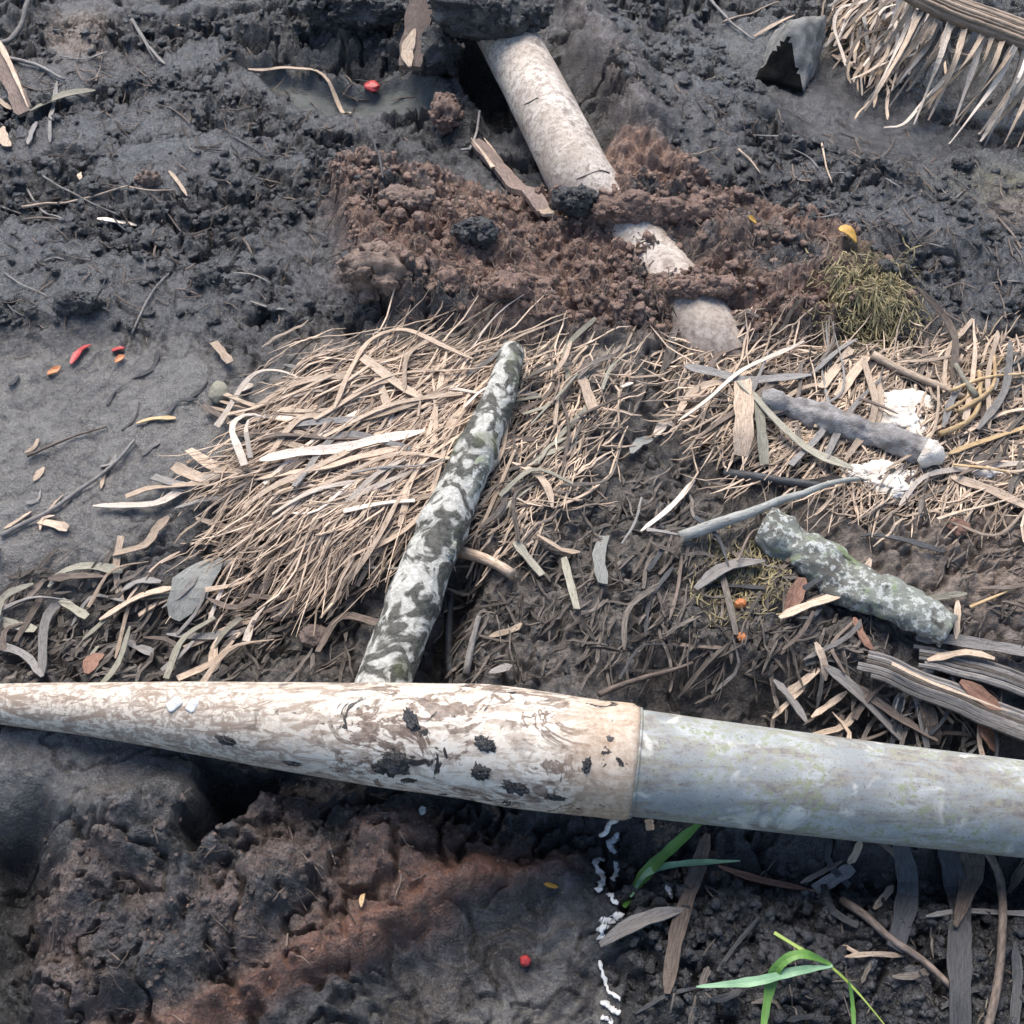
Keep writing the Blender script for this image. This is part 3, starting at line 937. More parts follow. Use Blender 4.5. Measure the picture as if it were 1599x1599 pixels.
# ------------------------------------------------------------------ mottled branch in the middle
cb = [(802, 543, .075, 36), (795, 570, .075, 42), (776, 630, .072, 52), (745, 700, .068, 62), (706, 790, .062, 72), (668, 880, .056, 79), (636, 965, .05, 83), (604, 1050, .045, 86), (590, 1090, .042, 86)]
cbp = P3([c[:3] for c in cb]); cbr = np.array([px2m(c[3], cbp[i]) / 2 for i, c in enumerate(cb)])
BR = catmull(cbp, 110)
sg = np.concatenate([[0], np.cumsum(np.linalg.norm(np.diff(cbp, axis=0), axis=1))])
brr = np.interp(np.linspace(0, sg[-1], 110), sg, cbr); brr[:3] *= (0.72, .9, .97)
for kx, am in ((38, .16), (62, .12), (84, .08)): brr *= 1 + am * np.exp(-((np.arange(110) - kx) / 2.6) ** 2)
branch = thing("branch", "long straight branch with black and white mottled bark lying across the straw heap", "branch", tuple(cbp[4] - np.array([0, 0, cbr[4]])))
make_tube("bark", BR, brr, M["bark"], branch, 40, 1.0, 0.10, 9)
for t0, t1, off, rr in ((36, 58, -0.6, .45), (66, 74, -0.75, .3)):
    idx_ = np.linspace(t0, t1, 14).astype(int)
    Tt, Ss, Nn = frames(BR)
    sidep = BR[idx_] + Ss[idx_] * (brr[idx_] * off)[:, None] + Nn[idx_] * (brr[idx_] * 0.45)[:, None]
    make_tube("moss_patch", sidep, brr[idx_] * rr * np.sin(np.linspace(0.25, 2.9, 14)), M["lichen"], branch, 14, 1.0, 0.6, 4)

# ------------------------------------------------------------------ logs and chunky wood on the right
P = drape([(1188, 836), (1240, 868), (1300, 908), (1380, 955), (1475, 1000)], 0.0, 40)
P[:, 2] += 0.018
R = px2m(70, P[20]) / 2 * np.interp(np.linspace(0, 1, 40), [0, .08, .5, .92, 1], [.75, 1.0, 1.05, .9, .8])
tag(make_tube("log", P, R, M["lichen"], None, 48, 0.75, 0.7, 21), "rotten log covered in green and white lichen, lying right of centre", "log")
P = drape([(1185, 636), (1240, 655), (1310, 676), (1390, 702), (1440, 718)], 0.0, 36); P[:, 2] = np.maximum(P[:, 2], 0) + 0.016
R = px2m(44, P[18]) / 2 * np.interp(np.linspace(0, 1, 36), [0, .1, .6, 1], [.5, .9, 1.0, 1.0])
lg = thing("broken_branch", "short grey weathered branch with a bright white broken end among the right-hand litter", "branch", tuple(P[18] - np.array([0, 0, R[18]])))
make_tube("bark", P, R, M["greybark"], lg, 36, 0.85, 0.7, 31)
e = np.linspace(0, 1, 10)[:, None]
Q = P[-1] + (P[-1] - P[-4]) / np.linalg.norm(P[-1] - P[-4]) * (e * 0.030 - 0.004)
make_tube("broken_end", Q, R[-1] * np.array([.97, 1.1, 1.25, 1.3, 1.2, 1.1, .95, .75, .5, .2]), M["husk"], lg, 24, 0.9, 1.0, 8)
twig([(1060, 852), (1105, 842), (1155, 828), (1210, 808), (1250, 794), (1335, 766)], 20, "greygreen", "long grey-green stick tapering to the right below the grey broken branch", "stick", "stick", .012, .25, .35, lifts=[0, .01, .01, .005])
twig([(1130, 750), (1190, 758), (1285, 768)], 18, "dark", "short dark stick lying just below the grey broken branch", "stick", "stick", .006, .3, .6)
twig([(704, 1062), (702, 1000), (706, 925)], 13, "dark", "dark upright-looking stem in the gap along the right side of the mottled branch", "stem", "stem", .004, .2, .8)
twig([(728, 1062), (736, 1020), (748, 975)], 12, "grey", "thin grey stem beside the dark stem right of the mottled branch", "stem", "stem", .006, .2, .7)


def lumpy(name, px, py, w, h, zup, mat, seed, label, cat, rough=0.5, sub=5, fine=1.0, group=None, sink=0.3, hgt=None):
    p = hit(px, py)
    rx = px2m(w, p) / 2; d = ray(px, py); ry = px2m(h, p) / 2
    rz = hgt or min(rx, ry) * 0.8
    ry = max(ry, rz * 0.6)
    if name in ('soil_clod', 'mud_mound'): me = cluster_mesh(name, (rx * .85, ry * .85, rz), mat, seed)
    else: me = clod_mesh(name, 1.0, M[mat], seed, sub, rough, (rx, ry, rz), fine)
    o = link(name, me)
    o.location = (p[0], p[1] , rest_z(p[0], p[1]) + rz * (1 - 2 * sink) + zup)
    return tag(o, label, cat, group)


lumpy("husk_piece", 1405, 655, 120, 96, 0, "husk", 4, "large bright white papery husk piece above the grey broken branch", "husk", .75, 5, .6, hgt=.011)
lumpy("husk_piece", 1378, 748, 110, 60, 0, "husk", 7, "cream husk shred lying below the grey broken branch", "husk", .8, 5, .6, hgt=.008)
lumpy("husk_piece", 1392, 776, 60, 26, 0, "husk", 12, "smallest white husk shred, lowest of the pale husk pieces", "husk", .6, 4, .8, hgt=.008)
lumpy("husk_piece", 1535, 745, 50, 22, 0, "husk", 15, "pinkish cream husk shred at the right among yellow straws", "husk", .6, 4, .8, hgt=.008)
lumpy("dry_leaf", 1495, 828, 34, 30, 0, "reddish", 18, "small crumpled tan leaf on the brown ground at the right", "leaf", .5, 4, .6, hgt=.008)

# ------------------------------------------------------------------ clods and lumps at the back
def cluster_mesh(name, dims, mat, seed, n=120, cmin=.07, cmax=.32):
    """a clod: rough core with many crumbs of soil grown together on it, one mesh"""
    R = np.random.default_rng(seed)
    V0, f0 = ico(4); nn = 0.9 * (vnoise3(V0, 1.4, seed) - .5) + .6 * (vnoise3(V0, 3.2, seed + 1) - .5) + .35 * (vnoise3(V0, 8, seed + 2) - .5) + .2 * (vnoise3(V0, 17, seed + 3) - .5)
    core = V0 * (0.86 + .62 * nn)[:, None]
    VV = [core * np.array(dims)]; FF = [f0]; base = len(V0)
    V1, f1 = ico(3)
    m = float(np.mean(dims))
    for i in range(n):
        k = R.integers(len(V0)); c = core[k] * R.uniform(.82, 1.02) * np.array(dims)
        r = m * cmin * (cmax / cmin) ** (R.random() ** 1.8)
        s2 = int(R.integers(60))
        q = V1 * (1 + 1.0 * (vnoise3(V1, 1.5, s2) - .5) + .8 * (vnoise3(V1, 3.5, s2 + 7) - .5) + .5 * (vnoise3(V1, 8, s2 + 9) - .5))[:, None] * r * np.array([1, R.uniform(.7, 1), R.uniform(.6, .9)])
        a = R.random() * 6.28; ca, sa = math.cos(a), math.sin(a)
        VV.append(np.stack([q[:, 0] * ca - q[:, 1] * sa, q[:, 0] * sa + q[:, 1] * ca, q[:, 2]], 1) + c); FF.append(f1 + base); base += len(V1)
    return mesh_np(name, np.vstack(VV), np.vstack(FF), M[mat])



lumpy("soil_clod", 592, 426, 150, 110, 0.004, "tan_soil", 2, "large tan fibrous soil clod at the left edge of the brown heap", "clod", .75, 6, 1.3, hgt=.040)
lumpy("soil_clod", 232, 286, 50, 34, 0, "tan_soil", 33, "small reddish brown clod alone on the black mud at the left", "clod", .6, 5, 1.2, hgt=.014)
lumpy("soil_clod", 1501, 262, 42, 26, 0, "black_soil", 41, "single black clod on the smooth mud at the right", "clod", .5, 5, 1.0, hgt=.014)
lumpy("soil_clod", 1092, 468, 150, 46, 0.008, "brown_soil", 43, "brown clod lying between the two lowest exposed patches of the old pipe", "clod", .6, 5, 1.2, hgt=.020)
lumpy("soil_clod", 975, 345, 130, 70, 0.012, "brown_soil", 45, "crumbly brown clod where the old pipe dips under the soil", "clod", .7, 6, 1.3, hgt=.03)
lumpy("soil_clod", 900, 335, 90, 60, .012, "black_soil", 47, "dark clod resting against the lower end of the old pipe", "clod", .7, 5, 1.3, hgt=.022)
lumpy("soil_clod", 1110, 330, 120, 60, 0, "brown_soil", 48, "broad brown clod on the heap right of the old pipe", "clod", .7, 6, 1.3, hgt=.026)
lumpy("soil_clod", 740, 370, 90, 60, 0, "black_soil", 51, "dark clod in the middle of the brown heap below the splintered stake", "clod", .7, 6, 1.3, hgt=.024)
lumpy("soil_clod", 120, 480, 90, 50, 0, "black_soil", 52, "big black clod at the far left just above the grey mud slope", "clod", .6, 5, 1.2, hgt=.020)
lumpy("soil_clod", 325, 440, 60, 40, 0, "black_soil", 53, "black clod left of the large tan clod", "clod", .6, 5, 1.2, hgt=.016)
lumpy("soil_clod", 700, 1290 - 850, 80, 60, 0, "brown_soil", 54, "reddish brown clod right of the large tan clod", "clod", .7, 6, 1.3, hgt=.022)

lumpy("soil_clod", 1040, 340, 150, 70, 0, "brown_soil", 58, "wide brown clod directly right of the lower end of the old pipe", "clod", .7, 6, 1.3, hgt=.026)
lumpy("soil_clod", 640, 320, 120, 60, 0, "tan_soil", 59, "lighter brown clod at the top left of the brown heap", "clod", .7, 6, 1.3, hgt=.026, sink=.45)
lumpy("soil_clod", 800, 450, 150, 70, 0, "brown_soil", 60, "reddish clod at the bottom middle of the brown heap", "clod", .7, 6, 1.3, hgt=.028, sink=.45)
# overhanging mud above the hole
def bank_lump(name, px, py, z, w, h, rz, mat, seed, label, cat, rough=.5, sub=6):
    p = gp(px, py, z)
    me = cluster_mesh(name, (px2m(w, p) / 2.2, px2m(h, p) / 2.2, rz), mat, seed, 130, .06, .26)
    o = link(name, me); o.location = p
    return tag(o, label, cat)


bank_lump("mud_mound", 752, 6, .140, 200, 120, .052, "black_soil", 3, "overhanging mound of black mud above the hole where the old pipe comes out", "mud mound", .55)
bank_lump("mud_mound", 680, 75, .055, 100, 100, .05, "black_soil", 9, "lump of dark earth standing left of the hole under the overhang", "mud mound", .6)
bank_lump("mud_mound", 695, 178, .02, 62, 90, .035, "brown_soil", 14, "rounded brown earth lump below the hole left of the old pipe", "mud mound", .45)
bank_lump("mud_mound", 560, 20, .06, 220, 60, .04, "black_soil", 23, "long ledge of black mud above the grey-green silt at the top", "mud mound", .6)
bank_lump("mud_mound", 818, 26, .115, 90, 70, .034, "black_soil", 26, "smaller dark mud lump right of the overhang, above the end of the old pipe", "mud mound", .6)

# splintered stakes
st = thing("broken_stake", "broken pinkish-brown wooden stake leaning at the left of the overhanging mud mound", "stake", tuple(gp(648, 100, .05)))
q = P3([(640, 105, .06), (648, 60, .085), (660, -10, .13)])
make_strip("stake", catmull(q, 14), profile(14, px2m(40, q[1]), "blunt"), M["wood"], st, .012, .15)
q = P3([(640, 104, .068), (636, 80, .078), (648, 45, .098)])
o = make_strip("splinter", catmull(q, 10), profile(10, px2m(20, q[1]), "leaf"), M["straw"], st, .003, .2)
st = thing("wood_stake", "splintered grey-brown wooden stake lying in the mud left of the old pipe", "stake", tuple(hit(795, 290)))
q = drape([(742, 232), (770, 262), (800, 296), (850, 345)], .008, 16)
make_strip("shaft", q, profile(16, px2m(23, q[8]), "blunt"), M["wood"], st, .010, .2)
for dx, l in ((-8, 0.45), (6, 0.6), (12, 0.35)):
    qq = drape([(744 + dx, 232 - abs(dx) * .4), (765 + dx, 258), (742 + dx + 80 * l, 232 + 95 * l)], .013, 8)
    make_strip("splinter", qq, profile(8, px2m(7, qq[4]), "taper")[::-1], M["straw"], st, .003, .2)
qq = drape([(836, 330), (850, 345), (856, 352)], .013, 6)
make_strip("pale_tip", qq, profile(6, px2m(20, qq[3]), "blunt"), M["straw"], st, .004, .2)

# grey slab with black broken face
import bmesh
pts = [(*gp(1176, 128, .0),), (*gp(1253, 146, .0),), (*gp(1272, 120, 0),), (*gp(1200, 60, 0),), (*gp(1280, 70, 0),), (*gp(1227, 68, .05),), (*gp(1238, 36, .085),), (*gp(1285, 28, .085),), (*gp(1288, 60, .05),)]
bm = bmesh.new()
org = np.array(gp(1225, 120, 0))
for p in pts: bm.verts.new(Vector(np.array(p) - org))
bmesh.ops.convex_hull(bm, input=bm.verts)
me = bpy.data.meshes.new("stone_slab")
bmesh.ops.recalc_face_normals(bm, faces=bm.faces)
bmesh.ops.triangulate(bm, faces=bm.faces)
TRI = [(1160, 140), (1230, 58), (1258, 158)]


def in_tri(x, y):
    sg = []
    for a in range(3):
        (x0, y0), (x1, y1) = TRI[a], TRI[(a + 1) % 3]
        sg.append((x1 - x0) * (y - y0) - (y1 - y0) * (x - x0) > 0)
    return all(sg) or not any(sg)


bmesh.ops.subdivide_edges(bm, edges=bm.edges[:], cuts=11, use_grid_fill=True)
bmesh.ops.triangulate(bm, faces=bm.faces)
bm.normal_update()
for f in bm.faces:
    cc = np.array(f.calc_center_median()) + org - CAM
    fz = cc[1] * CP - cc[2] * SP
    f.material_index = 1 if in_tri(PXS / 2 + FPX * cc[0] / fz, PXS / 2 - FPX * (cc[1] * SP + cc[2] * CP) / fz) and f.normal.dot(Vector(cc)) < 0 else 0
    f.smooth = True
vv = np.array([v.co[:] for v in bm.verts])
dn = (vnoise3(vv, 60, 2) - .5) * .010 + (vnoise3(vv, 160, 3) - .5) * .005 + (vnoise3(vv, 20, 5) - .5) * .014
for v, dd in zip(bm.verts, dn): v.co += v.normal * float(dd)
bm.to_mesh(me); bm.free(); me.materials.append(M["slab"]); me.materials.append(M["blackstone"])
o = link("stone_slab", me); o.location = org + np.array([0, 0, .004])
tag(o, "tilted grey slab with a black triangular broken face standing on mud at upper right", "slab")

# ------------------------------------------------------------------ dry palm frond at the top right
fr = thing("palm_frond", "dry brown palm frond with thick ribbed stalk and drooping leaflets at top right", "palm frond", tuple(gp(1540, 60, .03)))
rq = P3([(1385, -40, .135), (1440, -8, .135), (1500, 20, .13), (1560, 42, .125), (1700, 95, .12)])
RQ = catmull(rq, 40)
wr = px2m(58, RQ[20])
make_tube("stalk", RQ, np.full(40, wr / 2), M["rib"], fr, 24, .55, .10, 3)
Tt, Ss, Nn = frames(RQ)
for k in range(9):
    u = -0.85 + 1.7 * k / 8
    off = RQ + Ss * (wr / 2 * u) + Nn * (wr / 2 * .55 * math.sqrt(max(0.05, 1 - u * u)) + .0005)
    make_tube("stalk_fibre", off, np.full(40, wr * (0.032 if k % 2 else .055)), M["straw"] if k % 3 == 0 else M["rib"], fr, 6, 1, .4, k)
leafs = [
    ([(1462, 22, .12), (1437, 60, .09), (1400, 105, .03), (1382, 132, .006)], 12), ([(1472, 20, .12), (1452, 58, .09), (1405, 120, .02), (1380, 142, .004)], 8),
    ([(1490, 32, .12), (1462, 64, .085), (1422, 120, .03), (1388, 168, .004)], 8), ([(1541, 48, .12), (1522, 84, .09), (1490, 112, .06), (1450, 150, .03), (1412, 193, .006), (1380, 199, .004)], 10),
    ([(1556, 54, .12), (1530, 82, .09), (1496, 116, .06), (1442, 166, .02), (1424, 186, .004)], 7), ([(1598, 72, .11), (1596, 98, .09), (1578, 140, .04), (1545, 168, .012), (1520, 172, .008)], 11),
    ([(1618, 95, .11), (1585, 140, .07), (1555, 182, .03), (1530, 224, .004)], 13), ([(1630, 100, .11), (1600, 140, .07), (1560, 190, .02), (1540, 212, .006)], 8),
    ([(1466, 34, .12), (1474, 62, .09), (1484, 95, .05), (1492, 112, .04)], 10), ([(1408, -4, .13), (1392, 40, .09), (1352, 80, .04), (1322, 106, .008)], 9),
    ([(1412, 2, .13), (1388, 50, .08), (1362, 84, .03), (1344, 102, .008)], 8), ([(1520, 42, .12), (1500, 56, .11), (1478, 66, .09), (1455, 96, .05), (1440, 128, .02)], 7),
    ([(1502, 36, .12), (1480, 46, .11), (1460, 80, .08), (1432, 118, .03)], 8), ([(1430, 0, .13), (1412, 30, .10), (1380, 78, .05), (1350, 120, .008)], 7),
    ([(1440, 8, .13), (1424, 50, .09), (1396, 96, .04), (1366, 140, .006)], 6), ([(1396, -10, .13), (1370, 20, .09), (1330, 70, .03), (1300, 108, .008)], 6),
    ([(1575, 60, .12), (1552, 72, .11), (1540, 80, .10), (1512, 86, .09), (1485, 76, .09)], 5), ([(1480, 62, .10), (1486, 80, .09), (1510, 82, .09), (1530, 66, .11)], 4),
    ([(1560, 52, .12), (1592, 66, .12), (1600, 86, .10), (1588, 120, .06), (1560, 160, .02)], 7),
    ([(1380, -20, .13), (1352, 10, .09), (1318, 48, .04), (1296, 70, .01)], 7), ([(1368, -24, .13), (1340, 0, .1), (1305, 34, .05), (1262, 58, .01)], 6),
]
RL = np.random.default_rng(44)
for k in range(26):
    x0 = 1425 + 220 * (k + RL.random()) / 26; y0 = 14 + (x0 - 1440) * .36 + RL.uniform(-4, 8)
    dx = -RL.uniform(40, 115); dy = RL.uniform(85, 160)
    leafs.append(([(x0, y0, .12), (x0 + dx * .25, y0 + dy * .33, .085 + RL.uniform(-.01, .02)), (x0 + dx * .65, y0 + dy * .7, .03 + RL.uniform(0, .02)), (x0 + dx, y0 + dy, .005)], RL.uniform(5, 11)))
for k, (lp, w) in enumerate(leafs):
    q = catmull(P3(lp), 22)
    gz = hz(q[:, 0], q[:, 1]) + .003
    q[:, 2] = np.maximum(q[:, 2], gz)
    make_strip("leaflet", q, profile(22, px2m(w * 1.15, q[11]), "taper") * np.linspace(1, .9, 22) + .001, M["grey" if k % 3 == 2 else ("straw" if k % 3 else "pale")] if k % 5 else M["straw"], fr, .0014, .35, 0.7 * np.sin(np.linspace(0, 4, 22) + k))

# ------------------------------------------------------------------ traced twigs and leaves
S_ = straw
S_([(-6, 82), (14, 120), (42, 186)], 26, "wood", "broad grey-brown wood splinter at the upper left edge", "wood splinter", "wood_splinter", "blunt", .010, th=.006)
S_([(6, 90), (26, 128), (52, 192)], 9, "straw", "narrow pale splinter lying on the broad wood splinter at the upper left", "wood splinter", "wood_splinter", "taper", .020, th=.004)
S_([(52, 188), (92, 168), (152, 152)], 20, "greenish", "grey-beige dry leaf beside the wood splinter at the upper left", "leaf", "dry_leaf", "leaf", .010)
twig([(0, 90), (40, 50), (64, -4)], 9, "grey", "pale grey bent twig at the top left corner", lift=.014)
twig([(10, 98), (58, 108), (102, 130)], 7, "grey", "thin grey twig pointing right from the wood splinter at the upper left")
S_([(-4, 160), (20, 176)], 8, "straw", "short beige chip at the left edge below the wood splinter", "wood chip", "wood_chip")
S_([(2, 205), (8, 225), (14, 236)], 16, "straw", "beige stub lowest at the upper left edge", "wood chip", "wood_chip", "blunt", .006)
S_([(46, 232), (52, 210), (60, 198)], 9, "grey", "upright-looking grey stub right of the beige stub at the upper left", "wood chip", "wood_chip", lift=.006)
S_([(80, 228), (82, 190), (90, 130)], 6, "grey", "thin vertical grey stalk right of the wood splinter at the upper left", "stalk", "stalk")
twig([(38, 332), (80, 322), (132, 312), (202, 296)], 5, "straw", "long thin pale twig ending at the small reddish clod on the left")
twig([(204, 298), (240, 308), (276, 313)], 4, "straw", "short pale twig right under the small reddish clod on the left")
S_([(264, 268), (280, 290), (294, 314)], 6, "straw", "pale split straw right of the small reddish clod")
S_([(204, 36), (222, 62), (242, 96)], 5, "grey", "grey straw right of the sandy patch at the upper left")
S_([(232, 78), (258, 102)], 5, "grey", "shorter grey straw next to the one right of the sandy patch")
S_([(276, 52), (279, 36)], 5, "straw", "tiny pale upright chip near the top left of the black mud", "wood chip", "wood_chip")
S_([(388, 110), (440, 118), (478, 124), (516, 142), (550, 190)], 7, "straw", "long pale straw bent in an arc over the grey-green silt", lift=.006)
twig([(70, 282), (128, 312), (190, 348)], 4, "grey", "thin grey twig slanting down right on the left mud")
S_([(124, 266), (127, 286)], 7, "straw", "tiny pale chip left of the small reddish clod", "wood chip", "wood_chip")
twig([(208, 528), (238, 462), (268, 425)], 4, "grey", "thin grey twig slanting up right just above the left end of the mud slope")
S_([(392, 476), (445, 488)], 6, "grey", "short grey straw on the mud left of the brown heap")
S_([(154, 348), (182, 352), (218, 354)], 15, "pale", "flat whitish fragment on the black mud at the left", "fragment", "pale_fragment", "leaf", .004)
twig([(720, 240), (742, 222), (768, 206)], 4, "grey", "thin twig crossing the top of the splintered stake")
twig([(1152, 238), (1170, 256), (1186, 280)], 4, "straw", "thin pale twig on the dark bank right of the old pipe")
twig([(1274, 228), (1288, 262), (1298, 292)], 4, "straw", "thin pale twig at the edge of the smooth wet mud on the right")
twig([(1070, 252), (1096, 244), (1120, 236)], 3, "straw", "fine pale twig just right of the old pipe")
twig([(1128, 40), (1165, 28), (1215, 10)], 4, "straw", "pale twig left of the grey slab at the top")
twig([(1106, 12), (1140, 40), (1176, 66)], 5, "grey", "grey twig lying left of the grey slab at the top")
S_([(1298, 92), (1335, 112), (1366, 130)], 9, "straw", "short broad straw between the grey slab and the palm frond", lift=.006)
S_([(1176, 62), (1212, 40), (1240, 30)], 6, "straw", "short straw leaning at the back left of the grey slab")
# middle left
twig([(4, 842), (40, 822), (88, 798), (136, 764), (190, 720), (212, 692)], 8, "grey", "long thin dark twig running up the grey mud slope at the left")
twig([(44, 718), (110, 690), (168, 670)], 5, "brown", "thin brown twig above the long twig on the grey mud slope")
S_([(54, 754), (70, 732)], 11, "straw", "small pale chip on the grey mud slope left of the long twig", "wood chip", "wood_chip", "leaf")
S_([(62, 818), (108, 829)], 15, "straw", "short flat beige strip below the long twig on the mud slope", "leaf strip", "leaf_strip", "blunt")
S_([(80, 926), (104, 902), (144, 892), (196, 904)], 15, "greenish", "curled grey-green leaf strip on the dark mud at the left", "leaf strip", "leaf_strip", lift=.010)
S_([(148, 797), (200, 797), (250, 794), (300, 768), (378, 746)], 13, "pale", "longest pale leaf strip reaching left out of the straw heap", "leaf strip", "leaf_strip", lift=.008)
S_([(200, 786), (246, 772), (330, 764)], 12, "straw", "beige leaf strip just above the longest pale strip left of the straw heap", "leaf strip", "leaf_strip", "blunt", .012)
S_([(242, 754), (296, 772)], 17, "grey", "short broad grey-beige strip, lowest of three stepped strips left of the straw heap", "leaf strip", "leaf_strip", "blunt", .012)
S_([(274, 736), (326, 762)], 18, "straw", "short broad beige strip, middle of three stepped strips left of the straw heap", "leaf strip", "leaf_strip", "blunt", .012)
S_([(298, 716), (340, 742), (374, 742)], 16, "straw", "bent broad beige strip, topmost of three stepped strips left of the straw heap", "leaf strip", "leaf_strip", "blunt", .014)
S_([(388, 752), (374, 720), (382, 696), (402, 682), (420, 680)], 13, "pale", "whitish curled leaf strip standing up like a hook left of the straw heap", "leaf strip", "leaf_strip", "taper", .02, lifts=[.01, .03, .035, .03, .02])
S_([(398, 744), (396, 714), (404, 694), (420, 682)], 8, "pale", "thinner whitish hooked strip right of the larger hooked one", "leaf strip", "leaf_strip", "taper", .02, lifts=[.01, .03, .03, .02])
S_([(346, 636), (400, 650), (470, 660), (560, 668), (640, 662)], 12, "straw", "long pale stalk lying across the top of the grey mud slope to the straw heap", "stalk", "stalk", lift=.01)
lumpy("seed_pod", 344, 622, 30, 40, .004, "greenish", 71, "small pale green pod at the left tip of the long pale stalk", "seed pod", .25, 4, .3, hgt=.012)
S_([(376, 616), (396, 603)], 13, "pale", "pale chip right of the pale green pod", "wood chip", "wood_chip", "leaf")
S_([(568, 576), (612, 608), (664, 638)], 15, "straw", "broad beige strip slanting down right at the top of the straw heap", "leaf strip", "leaf_strip", "blunt", .015)
S_([(590, 596), (600, 628), (612, 660)], 13, "straw", "beige strip crossing under the slanting strip at the top of the straw heap", "leaf strip", "leaf_strip", "blunt", .01)
S_([(336, 545), (362, 578)], 15, "straw", "single broad beige strip at the top edge of the grey mud slope", "leaf strip", "leaf_strip", "blunt", .01)
S_([(410, 738), (500, 720), (590, 704), (665, 690)], 15, "pale", "brightest long leaf strip across the left part of the straw heap", "leaf strip", "leaf_strip", lift=.018)
S_([(400, 762), (500, 746), (560, 730), (630, 712)], 13, "straw", "long tan strip directly below the brightest strip of the straw heap", "leaf strip", "leaf_strip", lift=.014)
S_([(276, 802), (340, 786), (402, 790)], 11, "grey", "grey strip below the longest pale strip left of the straw heap", "leaf strip", "leaf_strip", lift=.008)
S_([(180, 876), (232, 862), (246, 838), (266, 814)], 14, "straw", "bent beige strip on dark mud below the straw heap's left edge", "leaf strip", "leaf_strip", lift=.010)
S_([(160, 978), (220, 944), (276, 930)], 13, "straw", "beige strip at the left end of the dark hollow above the pipe", "leaf strip", "leaf_strip", lift=.012)
S_([(132, 1004), (200, 952), (250, 940), (292, 930)], 9, "greenish", "thin greenish strip under the beige strip in the dark hollow", "leaf strip", "leaf_strip", lift=.008)
S_([(-6, 976), (60, 992)], 16, "greenish", "grey-green strip at the left edge above the pipe", "leaf strip", "leaf_strip", "blunt", .012)
S_([(72, 1066), (74, 1000), (84, 966), (104, 950)], 15, "grey", "upright-looking grey strip behind the left end of the white pipe", "leaf strip", "leaf_strip", lift=.014)
S_([(-6, 1016), (44, 1034), (72, 1068)], 14, "grey", "curved grey strip at the left edge touching the top of the white pipe", "leaf strip", "leaf_strip", lift=.012)
S_([(100, 948), (142, 976)], 15, "greenish", "short grey-green strip right of the strip at the left edge", "leaf strip", "leaf_strip", "blunt", .014)
S_([(200, 956), (246, 886), (282, 866)], 5, "straw", "thin straw crossing the dark hollow left of the withered grey leaf")
S_([(276, 978), (300, 930), (326, 900), (350, 880)], 62, "greygreen", "broad withered grey leaf below the straw heap", "leaf", "withered_leaf", "leaf", .012, fold=.1)
S_([(328, 988), (356, 920)], 6, "pale", "thin pale straw along the right edge of the withered grey leaf", lift=.016)
S_([(388, 1014), (398, 980), (416, 958)], 12, "pale", "yellowish pale strip right of the withered grey leaf", "leaf strip", "leaf_strip", "taper", .012)
S_([(202, 1008), (244, 1032)], 14, "grey", "short grey strip on the dark mud above the pipe left of the withered leaf", "leaf strip", "leaf_strip", "blunt", .01)
S_([(140, 1062), (150, 1040), (166, 1030)], 24, "reddish", "small reddish brown leaf lying behind the left end of the white pipe", "leaf", "dry_leaf", "leaf", .01)
S_([(264, 1000), (330, 1002), (374, 992)], 11, "grey", "long grey strip lying level above the pipe below the withered leaf", "leaf strip", "leaf_strip", lift=.008)
lumpy("rotten_fruit", 492, 1000, 46, 40, 0, "wood", 76, "brown rotten fruit husk left of the lower end of the mottled branch", "fruit", .4, 5, .6, hgt=.014)
# centre
S_([(1000, 837), (1042, 806), (1082, 765)], 8, "pale", "bright slender straw right of centre with a curve", lift=.010)
twig([(716, 874), (756, 892), (800, 912)], 19, "straw", "stout tan stick pointing right from the mottled branch", "stick", "stick", .010, .35, .8)
S_([(804, 856), (846, 912)], 14, "greenish", "flat beige strip slanting down right of the stout tan stick", "leaf strip", "leaf_strip", "blunt", .012)
S_([(880, 882), (900, 962)], 12, "greenish", "steep beige strip, rightmost below the straw heap", "leaf strip", "leaf_strip", "blunt", .010)
S_([(838, 846), (878, 874), (905, 872)], 9, "straw", "small bent strip above the steep beige strip", "leaf strip", "leaf_strip", lift=.01)
S_([(800, 735), (835, 752), (856, 778), (862, 806)], 11, "straw", "arched pale strip right of the middle of the mottled branch", "leaf strip", "leaf_strip", lift=.014)
S_([(906, 598), (926, 652)], 18, "straw", "broad pale strip near the top edge of the litter right of the branch tip", "leaf strip", "leaf_strip", "blunt", .012)
S_([(970, 614), (988, 603)], 10, "pale", "tiny bright chip right of the broad pale strip at the top of the litter", "wood chip", "wood_chip", "leaf", .01)
S_([(940, 922), (934, 880), (944, 842)], 20, "greygreen", "upright grey-green bark flake in the dark litter right of centre", "bark flake", "bark_flake", "blunt", .006)
S_([(764, 1062), (800, 1048)], 16, "grey", "small grey leaf tip behind the white pipe right of the dark stem", "leaf", "dry_leaf", "leaf", .01)
S_([(762, 1000), (800, 990), (815, 980)], 9, "straw", "small curled straw on the dark ground above the white pipe", lift=.006)
S_([(1020, 690), (1038, 668), (1052, 672)], 16, "pale", "small bright flake left of the right-hand litter", "flake", "pale_flake", "leaf", .008)
S_([(985, 720), (1000, 700), (1018, 696)], 20, "greygreen", "small grey-white leaf scrap right of centre", "leaf", "dry_leaf", "leaf", .008)
